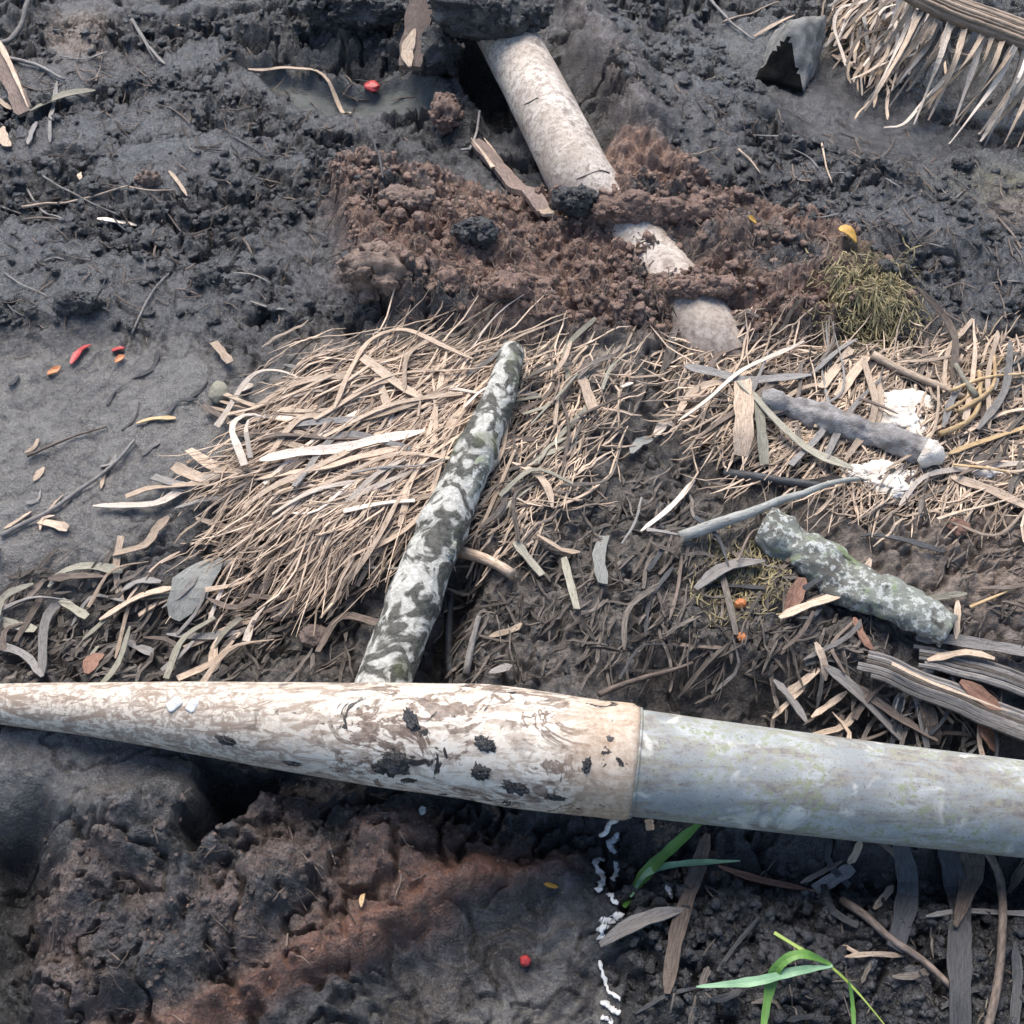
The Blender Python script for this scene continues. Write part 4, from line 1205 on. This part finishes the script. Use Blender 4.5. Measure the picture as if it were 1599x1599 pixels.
# right
S_([(1156, 615), (1158, 670), (1152, 732)], 30, "straw", "broad brown drooping strip, left of the two hanging strips in the right-hand litter", "leaf strip", "leaf_strip", "blunt", .02)
S_([(1178, 640), (1184, 690), (1190, 742)], 17, "greenish", "narrower drooping strip, right of the two hanging strips in the right-hand litter", "leaf strip", "leaf_strip", "blunt", .018)
S_([(1066, 590), (1120, 602), (1170, 612), (1262, 604)], 14, "grey", "grey strip running level at the top left of the right-hand litter", "leaf strip", "leaf_strip", lift=.018)
S_([(1148, 616), (1200, 672), (1260, 722), (1326, 752)], 15, "greenish", "long greenish strip slanting down to the cream husk shred", "leaf strip", "leaf_strip", lift=.022)
S_([(1054, 664), (1082, 622), (1150, 604)], 11, "straw", "curved tan strip at the left end of the right-hand litter", "leaf strip", "leaf_strip", lift=.012)
S_([(1056, 680), (1108, 642), (1160, 596), (1252, 548)], 7, "pale", "long thin bright straw slanting across the top of the right-hand litter", lift=.022)
S_([(1280, 622), (1300, 590), (1326, 556)], 15, "straw", "beige strip, left of the two parallel strips above the grey broken branch", "leaf strip", "leaf_strip", "blunt", .012)
S_([(1304, 632), (1324, 604), (1350, 570)], 16, "straw", "beige strip, right of the two parallel strips above the grey broken branch", "leaf strip", "leaf_strip", "blunt", .012)
twig([(1358, 568), (1420, 600), (1500, 634)], 13, "straw", "stout tan stick slanting to the golden roots at the right", "stick", "stick", .012, .25, .9)
twig([(1462, 692), (1500, 676), (1520, 654), (1524, 610), (1522, 596)], 9, "gold", "thick golden root curving up, leftmost of the tangle at the right", "root", "root", .014, .15, .8)
twig([(1490, 660), (1530, 636), (1546, 612), (1546, 572)], 8, "gold", "golden root beside it whose upper end points straight up at the right", "root", "root", .018, .15, .7)
twig([(1478, 630), (1530, 610), (1605, 600)], 6, "gold", "thin golden root crossing the tangle level to the right edge", "root", "root", .02, .15, .7)
twig([(1484, 592), (1500, 618), (1516, 640)], 8, "greenish", "short pale stalk ending in the golden root tangle", "stalk", "stalk", .02, .15, 1.2)
twig([(1470, 660), (1500, 640), (1540, 600), (1560, 572)], 5, "gold", "thinnest golden root slanting through the tangle at the right", "root", "root", .016, .15, .6)
S_([(1476, 722), (1550, 696), (1640, 664)], 9, "gold", "long yellow straw slanting to the right edge above the pinkish husk shred", lift=.012)
S_([(1480, 756), (1540, 776), (1640, 820)], 14, "straw", "tan strip slanting down to the right edge below the pinkish husk shred", "leaf strip", "leaf_strip", lift=.012)
S_([(1400, 800), (1440, 756), (1520, 742), (1640, 736)], 8, "pale", "long pale straw running level to the right edge beside the pinkish husk shred", lift=.012)
S_([(1500, 690), (1560, 660), (1640, 650)], 7, "straw", "thin straw just under the golden root tangle", lift=.012)
S_([(1214, 976), (1280, 954), (1326, 930), (1344, 908), (1356, 882)], 17, "straw", "pinkish tan strip bent across the lichen log", "leaf strip", "leaf_strip", lift=.016)
S_([(1226, 968), (1246, 925), (1254, 915)], 26, "reddish", "brown pointed leaf under the pinkish tan strip by the lichen log", "leaf", "dry_leaf", "leaf", .010)
S_([(1084, 930), (1126, 902), (1192, 886)], 26, "grey", "pale grey leaf left of the lichen log", "leaf", "dry_leaf", "leaf", .012)
S_([(1426, 948), (1470, 940), (1506, 936)], 11, "greenish", "yellowish short strip right of the lichen log's middle", "leaf strip", "leaf_strip", lift=.008)
S_([(1492, 944), (1486, 1012)], 10, "straw", "short steep straw at the lower end of the lichen log", lift=.008)
S_([(1250, 1045), (1310, 1010), (1340, 985), (1340, 978)], 8, "grey", "thin grey straw slanting below the lichen log", lift=.01)
S_([(1330, 975), (1345, 1005), (1360, 1020)], 14, "reddish", "reddish strip hanging below the lichen log", "leaf strip", "leaf_strip", lift=.008)
S_([(1340, 846), (1370, 846), (1470, 872)], 10, "dark", "dark slender strip above the right part of the lichen log", "leaf strip", "leaf_strip", lift=.008)
S_([(1424, 1010), (1500, 1014), (1640, 1040)], 18, "grey", "long grey strip running to the right edge below the lichen log", "leaf strip", "leaf_strip", lift=.012)
S_([(1440, 1048), (1500, 1036), (1545, 1044)], 14, "straw", "tan strip lying on the grey palm planks at the right edge", "leaf strip", "leaf_strip", lift=.02)
# planks of a dead palm stalk right above the grey pipe
for pts_, w_, lab_ in (([(1336, 1046), (1420, 1084), (1500, 1114), (1660, 1166)], 50, "broad grey ribbed palm stalk, lower of two above the grey pipe at the right edge"),
                       ([(1420, 1036), (1500, 1056), (1570, 1074), (1680, 1100)], 44, "broad grey ribbed palm stalk, upper of two above the grey pipe at the right edge")):
    P = drape(pts_, .018, 30, 12)
    wm = px2m(w_, P[15])
    psk = thing("palm_stalk", lab_, "palm stalk", tuple(P[15] - np.array([0, 0, .014])))
    Tt, Ss, Nn = frames(P)
    for k in range(6):
        u = -0.42 + 0.168 * k
        t0 = random.uniform(0, .10); a0 = int(30 * t0)
        Q = (P + Ss * (wm * u) + Nn * (random.uniform(-.001, .003)))[a0:]
        make_strip("rib", Q, np.full(len(Q), wm * .185) * np.linspace(.75, 1.05, len(Q)), M["grey"] if k != 2 else M["litter"], psk, .007, -.12, np.full(len(Q), random.uniform(-.25, .25)))
S_([(1380, 1066), (1460, 1100), (1560, 1136)], 9, "straw", "pale splinter lying along the lower palm stalk at the right edge", "wood splinter", "wood_splinter", "taper", .032)
S_([(1282, 1056), (1326, 1096), (1370, 1140), (1402, 1172)], 20, "grey", "brown-grey strip slanting down onto the grey pipe, left of the palm stalks", "leaf strip", "leaf_strip", lift=.02)
S_([(1328, 1080), (1376, 1124), (1456, 1172)], 14, "brown", "dark brown strip slanting down onto the grey pipe beside the brown-grey one", "leaf strip", "leaf_strip", lift=.018)
S_([(1204, 1076), (1228, 1108), (1254, 1142)], 14, "grey", "short grey strip sloping down to the pipe right of the joint", "leaf strip", "leaf_strip", lift=.02)
S_([(1256, 1080), (1232, 1106), (1202, 1136)], 9, "straw", "thin straw crossing the short grey strip right of the joint", lift=.016)
S_([(1318, 1092), (1284, 1120), (1262, 1134)], 10, "straw", "thin straw lying over the dark gap behind the grey pipe", lift=.016)
S_([(1404, 1098), (1394, 1132)], 15, "pale", "small pale pointed chip under the lower palm stalk", "wood chip", "wood_chip", "leaf", .014)
S_([(1438, 1104), (1446, 1140), (1452, 1172)], 26, "brown", "short brown strip under the lower palm stalk", "leaf strip", "leaf_strip", "blunt", .012)
S_([(1492, 1078), (1522, 1100), (1556, 1122)], 26, "reddish", "orange-brown leaf between the two palm stalks", "leaf", "dry_leaf", "leaf", .016)
S_([(1522, 1140), (1534, 1162), (1548, 1186)], 28, "reddish", "orange-brown leaf under the lower palm stalk touching the grey pipe", "leaf", "dry_leaf", "leaf", .014)
twig([(934, 1096), (1000, 1074), (1080, 1046)], 10, "brown", "thin brown stick behind the joint of the two pipes", "stick", "stick", .012)
# lower right
S_([(1104, 1306), (1082, 1380), (1056, 1464), (1040, 1560)], 24, "brown", "brown strap-like strip running down from under the grey pipe behind the green blade", "leaf strip", "leaf_strip", lift=.008)
S_([(1120, 1358), (1170, 1378), (1212, 1388), (1272, 1398)], 13, "reddish", "reddish brown strip right of the green blade tip", "leaf strip", "leaf_strip", "leaf", .008)
twig([(1312, 1412), (1380, 1468), (1430, 1508), (1484, 1554)], 14, "brown", "straight grey-brown stick slanting down right in the lower right", "stick", "stick", .008, .2, .7)
S_([(1470, 1322), (1484, 1410), (1490, 1500), (1492, 1660)], 34, "dark", "long dark strap running down from under the grey pipe at the lower right", "leaf strap", "leaf_strap", "blunt", .012, th=.003)
S_([(1402, 1322), (1410, 1400), (1392, 1490)], 32, "dark", "shorter dark strap left of the long dark strap", "leaf strap", "leaf_strap", "blunt", .008, th=.003)
S_([(1504, 1322), (1506, 1380), (1482, 1460)], 46, "brown", "pointed brown leaf hanging out under the grey pipe at the lower right", "leaf", "dry_leaf", "taper", .016, fold=.12)
twig([(1520, 1322), (1548, 1392), (1556, 1470), (1550, 1540), (1528, 1640)], 14, "brown", "long curved brown stalk at the lower right edge", "stalk", "stalk", .012, .15, .9)
S_([(1358, 1314), (1396, 1350), (1416, 1396)], 9, "brown", "thin bent strip just below the grey pipe at the lower right", "leaf strip", "leaf_strip", lift=.008)
S_([(1248, 1384), (1312, 1350)], 8, "brown", "thin brown strip below the middle of the grey pipe", "leaf strip", "leaf_strip", lift=.006)
S_([(1270, 1394), (1330, 1358)], 20, "grey", "grey chip lying beside the thin brown strip below the grey pipe", "wood chip", "wood_chip", "blunt", .006)
S_([(1316, 1500), (1356, 1496), (1408, 1498)], 8, "straw", "thin level straw below the slanting stick at the lower right", lift=.006)
S_([(1312, 1482), (1346, 1498)], 7, "straw", "short straw touching the thin level straw at the lower right", lift=.006)
S_([(936, 1484), (986, 1452), (1068, 1426)], 30, "grey", "grey pointed leaf beside the white crumbs in the lower middle", "leaf", "dry_leaf", "leaf", .008)
S_([(1362, 1424), (1380, 1404), (1392, 1386)], 11, "straw", "small tan strip left of the dark straps", "leaf strip", "leaf_strip", lift=.006)
S_([(1012, 1284), (1014, 1304)], 14, "straw", "small tan stub under the joint of the pipes", "wood chip", "wood_chip", "blunt", .01)
S_([(1340, 1320), (1330, 1345), (1322, 1352)], 12, "straw", "small curled straw under the middle of the grey pipe", lift=.008)
S_([(1570, 1400), (1599, 1360), (1640, 1330)], 12, "brown", "brown strip at the lower right edge below the pipe", "leaf strip", "leaf_strip", lift=.01)
S_([(1440, 1440), (1520, 1432), (1640, 1440)], 9, "grey", "grey straw crossing behind the curved stalk at the lower right edge", lift=.006)
S_([(990, 1590), (1040, 1560), (1090, 1545)], 7, "dark", "thin dark strip at the bottom right of the white crumbs", "leaf strip", "leaf_strip")
S_([(1580, 1480), (1585, 1540), (1575, 1640)], 16, "dark", "dark strip at the bottom right corner", "leaf strip", "leaf_strip")

# ------------------------------------------------------------------ berries, petals, scraps
def berry(px, py, w, mat, label, cat="berry", name="berry", sq=(1, 1, .9), seed=1):
    p = hit(px, py); r = px2m(w, p) / 2
    me = clod_mesh(name, r, M[mat], seed, 4, .30, sq, .4)
    o = link(name, me); o.location = (p[0], p[1], rest_z(p[0], p[1]) + r * sq[2] * .7); o.rotation_euler = (0, 0, random.uniform(0, 6))
    return tag(o, label, cat)


berry(582, 146, 28, "red", "red fruit skin on the grey-green silt at the top", "fruit", "fruit_skin", (1, .8, .45), 2)
berry(820, 1503, 17, "red", "tiny red berry on the wet mud at the bottom centre", seed=3)
berry(1155, 948, 18, "orange", "orange berry left of the lichen log, upper of two")
berry(1158, 998, 17, "orange", "yellowish orange berry left of the lichen log, lower of two", seed=4)
berry(1102, 691, 16, "orange", "orange berry at the left end of the right-hand litter", seed=6)
for px, py, pts, w, lab in ((0, 0, [(112, 572), (128, 552), (144, 543)], 14, "long red-orange petal at the top of the grey mud slope"), (0, 0, [(76, 590), (96, 576)], 12, "orange petal, lowest and leftmost on the grey mud slope"),
                            (0, 0, [(176, 552), (194, 542)], 13, "red-orange petal, uppermost right on the grey mud slope"), (0, 0, [(182, 572), (196, 560)], 10, "small orange petal just below the uppermost right petal")):
    S_(pts, w, "orange" if "red" not in lab else "red", lab, "petal", "petal", "leaf", .004, fold=.3)
S_([(214, 664), (240, 658), (276, 656)], 9, "gold", "short yellow stalk on the upper part of the grey mud slope", "stalk", "stalk")
S_([(1306, 374), (1320, 379), (1334, 390)], 22, "yellow", "crumpled orange-yellow leaf on the right side of the brown heap", "leaf", "dry_leaf", "leaf", .012)
S_([(1168, 346), (1180, 356)], 12, "yellow", "tiny yellow leaf scrap on the brown heap right of the old pipe", "leaf", "leaf_scrap", "leaf", .008)
S_([(850, 1384), (862, 1386), (872, 1384)], 9, "yellow", "tiny yellow leaf scrap on the wet mud left of the white crumbs", "leaf", "leaf_scrap", "leaf", .004)
S_([(655, 1266), (664, 1272)], 14, "white", "small white chip on brown soil just below the white pipe", "wood chip", "wood_chip", "leaf", .005)
S_([(565, 1420), (568, 1392)], 9, "gold", "small tan fibre chip on the rusty slope", "wood chip", "wood_chip", "leaf", .004)

cr = [([(964, 1302), (956, 1316), (960, 1332)], 17, "white scrap nearest the glue drip, at the top of the white trail"), ([(942, 1340), (930, 1350), (936, 1366), (944, 1372)], 13, "curled white scrap at the left of the white trail"),
      ([(958, 1350), (962, 1360), (956, 1380)], 10, "slim white scrap right of the curled one in the white trail"), ([(942, 1366), (940, 1382), (932, 1396)], 14, "white scrap under the curled one in the white trail"),
      ([(950, 1398), (958, 1412), (964, 1414)], 11, "small white scrap in the middle of the white trail"), ([(936, 1452), (952, 1436), (968, 1430)], 24, "widest white scrap beside the tip of the grey pointed leaf"),
      ([(938, 1474), (940, 1458), (950, 1450)], 10, "white scrap against the lower edge of the grey pointed leaf"), ([(936, 1502), (942, 1528), (952, 1550), (970, 1566)], 9, "long white string near the bottom of the white trail"),
      ([(940, 1562), (952, 1576), (968, 1586)], 13, "flat white scrap at the bottom of the white trail"), ([(940, 1590), (956, 1598)], 10, "lowest white scrap at the bottom edge"),
      ([(1040, 1392), (1050, 1400)], 14, "lone white scrap right of the green blade's foot")]
for k, (pp, w, lab) in enumerate(cr):
    P = drape(pp, .003, 14, 2)
    r = px2m(w, P[7]) / 2
    R = r * (0.65 + 0.6 * np.abs(np.sin(np.linspace(0.5, 9, 14) + k))) * np.array([.5] + [1] * 12 + [.5])
    P[:, :2] += np.random.default_rng(k).normal(0, r * .25, (14, 2))
    o = make_tube("white_scrap", P, R * .62, M["white"], None, 12, .40, 1.3, k)
    tag(o, lab, "scrap")

# ------------------------------------------------------------------ green grass
def blade(parent, name, pts, w, mat, shape="leaf", fold=.25):
    q = catmull(np.array([hit(px, py) + np.array([0, 0, z]) for px, py, z in pts]), 26)
    make_strip(name, q, profile(26, px2m(w, q[13]), shape), M[mat], parent, .0006, fold)


g1 = thing("grass_sprout", "bright green grass sprout with two blades below the joint of the pipes", "grass", tuple(hit(976, 1416)))
blade(g1, "blade", [(974, 1418, .002), (1004, 1376, .014), (1050, 1336, .026), (1102, 1292, .03)], 19, "grass")
blade(g1, "blade", [(984, 1404, .006), (1010, 1372, .016), (1060, 1362, .022), (1152, 1356, .020)], 11, "grass_pale")
g2 = thing("grass_sprout", "green grass sprout with drooping blades at the bottom right edge", "grass", tuple(hit(1400, 1599)))
blade(g2, "stem", [(1198, 1482, .045), (1250, 1512, .042), (1288, 1532, .038), (1330, 1566, .03), (1390, 1625, .015)], 6, "stem", "taper")
blade(g2, "blade", [(1288, 1530, .040), (1230, 1541, .044), (1170, 1554, .040), (1082, 1557, .030)], 15, "grass_pale")
blade(g2, "blade", [(1286, 1528, .040), (1240, 1518, .05), (1208, 1530, .046), (1194, 1560, .034), (1184, 1640, .015)], 17, "grass")
blade(g2, "blade", [(1314, 1548, .034), (1322, 1580, .028), (1330, 1640, .014)], 7, "grass")

# ------------------------------------------------------------------ scattered litter
def inpoly(pts, n, R):
    P = np.array(pts, float); out = []
    lo, hi = P.min(0), P.max(0)
    while len(out) < n:
        q = lo + R.random(2) * (hi - lo)
        ins = False
        for a in range(len(P)):
            x0, y0 = P[a]; x1, y1 = P[(a + 1) % len(P)]
            if (y0 > q[1]) != (y1 > q[1]) and q[0] < (x1 - x0) * (q[1] - y0) / (y1 - y0) + x0: ins = not ins
        if ins: out.append(q)
    return out


def scatter(poly, n, ang, spread, length, width, mats, label, group, lift=(.004, .02), seed=1, name="dry_straw", cat="straw"):
    R = np.random.default_rng(seed)
    for c in inpoly(poly, n, R):
        c = c + R.normal(0, 14, 2)
        a = math.radians(ang + R.normal(0, spread)); L = R.uniform(*length)
        bend = R.normal(0, .16) * L
        dx, dy = math.cos(a) * L / 2, -math.sin(a) * L / 2
        pts = [(c[0] - dx, c[1] - dy), (c[0] + bend * math.sin(a), c[1] + bend * math.cos(a)), (c[0] + dx, c[1] + dy)]
        straw(pts, R.uniform(*width), mats[R.integers(len(mats))], label, cat, name, ("strip", "taper", "blunt")[R.integers(3)], R.uniform(*lift), group)


HEAPPX = [(470, 560), (790, 552), (760, 640), (720, 740), (640, 860), (520, 900), (420, 840), (360, 760), (430, 690)]
scatter(HEAPPX, 60, 28, 16, (80, 240), (4, 11), ["straw", "straw", "pale", "brown", "grey"], "dry straw in the tangled pale straw heap left of the mottled branch", "straws in the heap left of the branch", seed=2)
scatter([(400, 640), (640, 600), (700, 660), (620, 790), (420, 800)], 30, 16, 10, (150, 320), (5, 11), ["straw", "straw", "pale", "straw", "brown"], "long broad straw blade sweeping left out of the heap beside the mottled branch", "broad blades in the straw heap", lift=(.006, .016), seed=15)
scatter([(800, 560), (960, 560), (950, 690), (860, 800), (740, 860), (760, 720)], 36, 45, 22, (50, 140), (3, 9), ["straw", "brown", "litter", "greenish"], "dry straw in the brown litter right of the mottled branch", "straws right of the branch", seed=3)
scatter([(1060, 550), (1599, 545), (1599, 700), (1400, 700), (1200, 640), (1070, 640)], 40, 38, 26, (60, 170), (4, 12), ["straw", "litter", "brown", "grey"], "dry straw in the litter across the top of the right side", "straws at the top of the right-hand litter", seed=4)
scatter([(1440, 680), (1620, 650), (1640, 980), (1500, 960)], 12, 20, 22, (60, 170), (3, 7), ["straw", "gold", "brown"], "thin straw on the brown ground at the right edge of the middle", "straws at the right edge", seed=5)
scatter([(960, 800), (1180, 760), (1380, 1040), (1250, 1080), (1000, 1060)], 28, 35, 35, (40, 130), (3, 10), ["grey", "brown", "litter", "dark"], "dull straw on the dark litter below the lichen log", "straws below the lichen log", seed=6)
scatter([(20, 920), (300, 900), (560, 930), (540, 1050), (20, 1050)], 34, 40, 30, (50, 140), (5, 13), ["grey", "greenish", "brown", "straw"], "dull straw on the dark mud between the straw heap and the white pipe", "straws above the left pipe", seed=7)
scatter([(1320, 0), (1440, 0), (1420, 60), (1380, 120), (1340, 105), (1310, 50)], 62, 60, 13, (80, 170), (3, 6), ["straw", "grey", "straw", "brown", "pale"], "dry leaflet in the thatch between the grey slab and the palm frond stalk", "thatch beside the palm frond", lift=(.006, .05), seed=8, name="dry_leaflet", cat="leaflet")
scatter([(1180, 1040), (1400, 1060), (1560, 1180), (1380, 1170), (1200, 1130)], 26, 60, 40, (40, 100), (5, 13), ["grey", "brown", "straw", "dark"], "dull straw in the dark gap just behind the grey pipe", "straws behind the grey pipe", seed=9)
scatter([(1000, 1330), (1599, 1360), (1599, 1599), (1050, 1599)], 16, 75, 50, (30, 110), (4, 12), ["dark", "dark", "dark", "litter"], "dull strip on the dark soil at the lower right", "strips at the lower right", seed=10, name="leaf_strip", cat="leaf strip", lift=(.002, .006))
scatter([(0, 560), (420, 560), (400, 680), (250, 780), (0, 860)], 16, 40, 14, (20, 60), (4, 8), ["grey", "straw", "dark"], "small straw stuck on the smooth grey mud slope", "straws on the mud slope", lift=(.001, .004), seed=11)
scatter([(0, 20), (640, 160), (520, 500), (0, 510)], 34, 150, 35, (25, 80), (2, 3.5), ["grey", "brown", "brown", "dark"], "fine fibre on the black mud at the upper left", "fibres on the upper left mud", lift=(.001, .004), seed=12, name="fibre", cat="fibre")
scatter([(1000, 60), (1180, 200), (1599, 300), (1599, 520), (1420, 480), (1100, 280)], 26, 140, 40, (25, 70), (2, 3.5), ["grey", "brown", "dark"], "fine fibre on the black mud at the upper right", "fibres on the upper right mud", lift=(.001, .004), seed=13, name="fibre", cat="fibre")


def litter_stuff(name, spec, mat, label, seed):
    R = np.random.default_rng(seed)
    VV, FF, AL, AC, TN = [], [], [], [], []; base = 0
    for poly, n, ang, spread, length, width, lift in spec:
        for c in inpoly(poly, n, R):
            c = c + R.normal(0, 26, 2) * (R.random() < .6)
            p = hit(*c)
            a = math.radians(ang + R.normal(0, spread)); L = px2m(R.uniform(*length), p); w = px2m(R.uniform(*width), p)
            m = 7; k2 = R.normal(0, .025) * L; k3 = R.normal(0, .025) * L
            t = np.linspace(-.5, .5, m)
            bend = R.normal(0, .10) * L
            P = np.empty((m, 3))
            P[:, 0] = p[0] + math.cos(a) * t * L - math.sin(a) * bend * (0.25 - t * t)
            P[:, 1] = p[1] + math.sin(a) * t * L * 1.25 + math.cos(a) * bend * (0.25 - t * t)
            h = hz(P[:, 0], P[:, 1])
            P[:, 2] = 0.5 * h + 0.5 * h.max() + R.uniform(*lift)
            P[:, 0] += k2 * np.sin(t * 9); P[:, 1] += k3 * np.sin(t * 8 + 1)
            P[:, 2] += t * R.normal(0, .06) * L
            V, f, al, ac = strip_arrays(P, profile(m, w, "strip"), .0009, .25, np.full(m, R.normal(0, .5)))
            VV.append(V); FF.append(f + base); AL.append(al + R.random() * 300); AC.append(ac + R.random()); TN.append(np.full(len(V), R.uniform(-.62, .40))); base += len(V)
    me = mesh_np(name, np.vstack(VV), np.vstack(FF), M[mat], False)
    fattr(me, "tone", np.concatenate(TN))
    fattr(me, "along", np.concatenate(AL)); fattr(me, "across", np.concatenate(AC))
    o = link(name, me)
    return tag(o, label, "litter", None, "stuff")


RLIT = [(1050, 550), (1599, 545), (1620, 790), (1480, 800), (1330, 800), (1180, 740), (1070, 680)]
litter_stuff("straw_litter", [(HEAPPX, 1500, 34, 20, (20, 210), (1.0, 3.8), (.001, .012)), ([(420, 640), (560, 560), (560, 900), (430, 980), (300, 930), (330, 800)], 500, 36, 22, (20, 120), (1.0, 3.5), (.001, .006)),
                              ([(780, 550), (1000, 555), (960, 700), (830, 860), (720, 860), (740, 740)], 560, 45, 26, (20, 100), (1.2, 3.5), (.001, .006)),
                              (RLIT, 1700, 36, 30, (20, 140), (1.0, 3.8), (.001, .009)),
                              ([(1310, 0), (1450, 0), (1420, 80), (1370, 130), (1325, 100)], 260, 65, 20, (25, 80), (2, 5), (.001, .02))],
             "straw", "pale fine straw and shredded leaf covering the middle ground", 21)
litter_stuff("leaf_litter", [([(720, 900), (960, 720), (1180, 760), (1400, 1030), (1280, 1090), (950, 1070), (700, 1060)], 650, 45, 40, (10, 70), (1.2, 6), (.001, .005)),
                             (RLIT, 300, 45, 35, (20, 80), (3, 9), (.001, .010)),
                             (HEAPPX, 250, 45, 25, (20, 90), (3, 8), (.001, .008)),
                             ([(0, 900), (300, 890), (560, 930), (540, 1060), (0, 1060)], 330, 45, 35, (15, 70), (2, 8), (.001, .006)),
                             ([(1180, 1040), (1599, 1060), (1599, 1180), (1200, 1140)], 70, 50, 50, (20, 70), (2, 7), (.001, .010)),
                             ([(1440, 800), (1640, 790), (1640, 1010), (1500, 990)], 160, 25, 30, (10, 50), (1.2, 4), (.0005, .003)),
                             ([(1000, 1320), (1599, 1350), (1599, 1599), (1020, 1599)], 60, 80, 60, (10, 50), (1.5, 4), (.0005, .002))],
             "litter", "dull brown shredded leaf litter on the dark ground", 22)
litter_stuff("soil_fibre", [([(520, 290), (720, 310), (960, 260), (1150, 330), (1420, 480), (1380, 540), (640, 530), (540, 460)], 1300, 40, 70, (6, 30), (0.8, 1.8), (.001, .006)),
                            ([(0, 0), (700, 160), (520, 520), (0, 520)], 330, 150, 60, (8, 45), (1.2, 2.4), (.0005, .003)),
                            ([(1000, 100), (1599, 300), (1599, 520), (1420, 500)], 220, 150, 60, (8, 40), (1.2, 2.4), (.0005, .003)),
                            ([(300, 1240), (860, 1270), (600, 1440), (200, 1590), (60, 1500)], 80, 30, 60, (8, 40), (1.0, 2.0), (.001, .003))],
             "brown", "fine root fibres in the crumbly soil", 23)


M["moss"] = mat_fibre("dry_moss", (0.15, 0.125, 0.06), (0.36, 0.30, 0.17))
litter_stuff("dry_moss", [([(1300, 425), (1395, 430), (1420, 490), (1395, 540), (1330, 540), (1300, 480)], 900, 60, 60, (8, 34), (1.0, 2.4), (.001, .008)),
                          ([(1120, 860), (1200, 850), (1240, 930), (1100, 960)], 350, 40, 40, (8, 40), (1.0, 2.4), (.001, .005)),
                          ([(1200, 630), (1270, 650), (1300, 700), (1220, 690)], 180, 40, 40, (8, 40), (1.0, 2.4), (.001, .006))],
             "moss", "yellowish green dry moss clinging to the soil", 24)


def crumbs(name, spec, mat, label, seed):
    R = np.random.default_rng(seed)
    V0, f0 = ico(2)
    VAR, VAR1 = [], []
    V1, f1 = ico(1)
    for s in range(14):
        n = (vnoise3(V1, 1.9, s) - .5) * 1.6; VAR1.append(V1 * (1 + n)[:, None])
        n = (vnoise3(V0, 1.6, s) - .5) * 1.5 + (vnoise3(V0, 4.0, s + 20) - .5) * 1.3
        VAR.append(V0 * (1 + .75 * n)[:, None])
    VV, FF = [], []; base = 0
    for poly, n, rmin, rmax in spec:
        pts = np.array(inpoly(poly, n, R))
        for c in pts:
            p = gp(c[0], c[1], 0)
            if c[1] < 530 and R.random() > float(hz(p[:1], p[1:2], patch)[0]) + .12: continue
            z = rest_z(p[0], p[1])
            r = rmin * (rmax / rmin) ** (R.random() ** 2.6)
            v, ff = (VAR if r > .0028 else VAR1)[R.integers(14)], (f0 if r > .0028 else f1)
            a = R.random() * 6.28; ca, sa = math.cos(a), math.sin(a)
            w = v * r * np.array([1, R.uniform(.7, 1.1), R.uniform(.5, .85)])
            w = np.stack([w[:, 0] * ca - w[:, 1] * sa, w[:, 0] * sa + w[:, 1] * ca, w[:, 2]], 1)
            VV.append(w + np.array([p[0], p[1], z + r * .15])); FF.append(ff + base); base += len(v)
    me = mesh_np(name, np.vstack(VV), np.vstack(FF), M[mat])
    o = link(name, me)
    return tag(o, label, "soil crumbs", None, "stuff")


crumbs("black_crumbs", [([(-60, 60), (400, 20), (380, 110), (600, 190), (540, 520), (-60, 525)], 8000, .0009, .011),
                        ([(380, 0), (720, 0), (640, 100), (380, 70)], 500, .0015, .009),
                        ([(850, 20), (1100, 20), (1230, 230), (1400, 280), (1660, 300), (1660, 520), (1420, 520), (1150, 320), (1000, 240)], 7000, .0009, .011),
                        ([(980, 1290), (1640, 1350), (1640, 1620), (990, 1620)], 4200, .0008, .008),
                        ([(650, 900), (1000, 760), (1350, 1040), (700, 1060)], 700, .001, .005)],
       "black_soil", "loose black soil crumbs on the mud", 31)
crumbs("grey_crumbs", [([(40, 1250), (300, 1240), (440, 1200), (640, 1240), (600, 1320), (360, 1500), (60, 1599)], 900, .0007, .006)],
       "mixed_soil", "loose grey-brown crumbs on the clods below the pipe", 33)
crumbs("brown_crumbs", [([(520, 295), (600, 285), (720, 330), (960, 330), (1060, 280), (1150, 335), (1300, 375), (1420, 490), (1380, 540), (640, 530), (545, 460)], 7500, .0008, .010),
                        ([(300, 1320), (560, 1240), (860, 1290), (720, 1380), (500, 1500), (200, 1620), (150, 1560)], 160, .0008, .003)],
       "brown_soil", "loose brown soil crumbs on the heap and the rusty slope", 32)

# ------------------------------------------------------------------ light
w = bpy.data.worlds.new("World"); sc.world = w; w.use_nodes = True
nt = w.node_tree
sky = nt.nodes.new("ShaderNodeTexSky"); sky.sky_type = 'NISHITA'; sky.sun_disc = False
ELEV, AZ = math.radians(57), math.radians(-14)          # azimuth from +Y towards +X
sky.sun_elevation = ELEV; sky.sun_rotation = AZ
bg = nt.nodes["Background"]; bg.inputs["Strength"].default_value = 0.12
nt.links.new(sky.outputs["Color"], bg.inputs["Color"])
sd = bpy.data.lights.new("sun", "SUN"); sd.energy = 3.0; sd.angle = math.radians(46); sd.color = (1, .93, .84)
so = bpy.data.objects.new("sun", sd); COL.objects.link(so)
dv = Vector((math.sin(AZ) * math.cos(ELEV), math.cos(AZ) * math.cos(ELEV), math.sin(ELEV)))
so.rotation_euler = dv.to_track_quat('Z', 'Y').to_euler()
so.location = dv * 5
sc.view_settings.view_transform = 'Standard'; sc.view_settings.look = 'None'; sc.view_settings.exposure = 0.80; sc.view_settings.gamma = 1
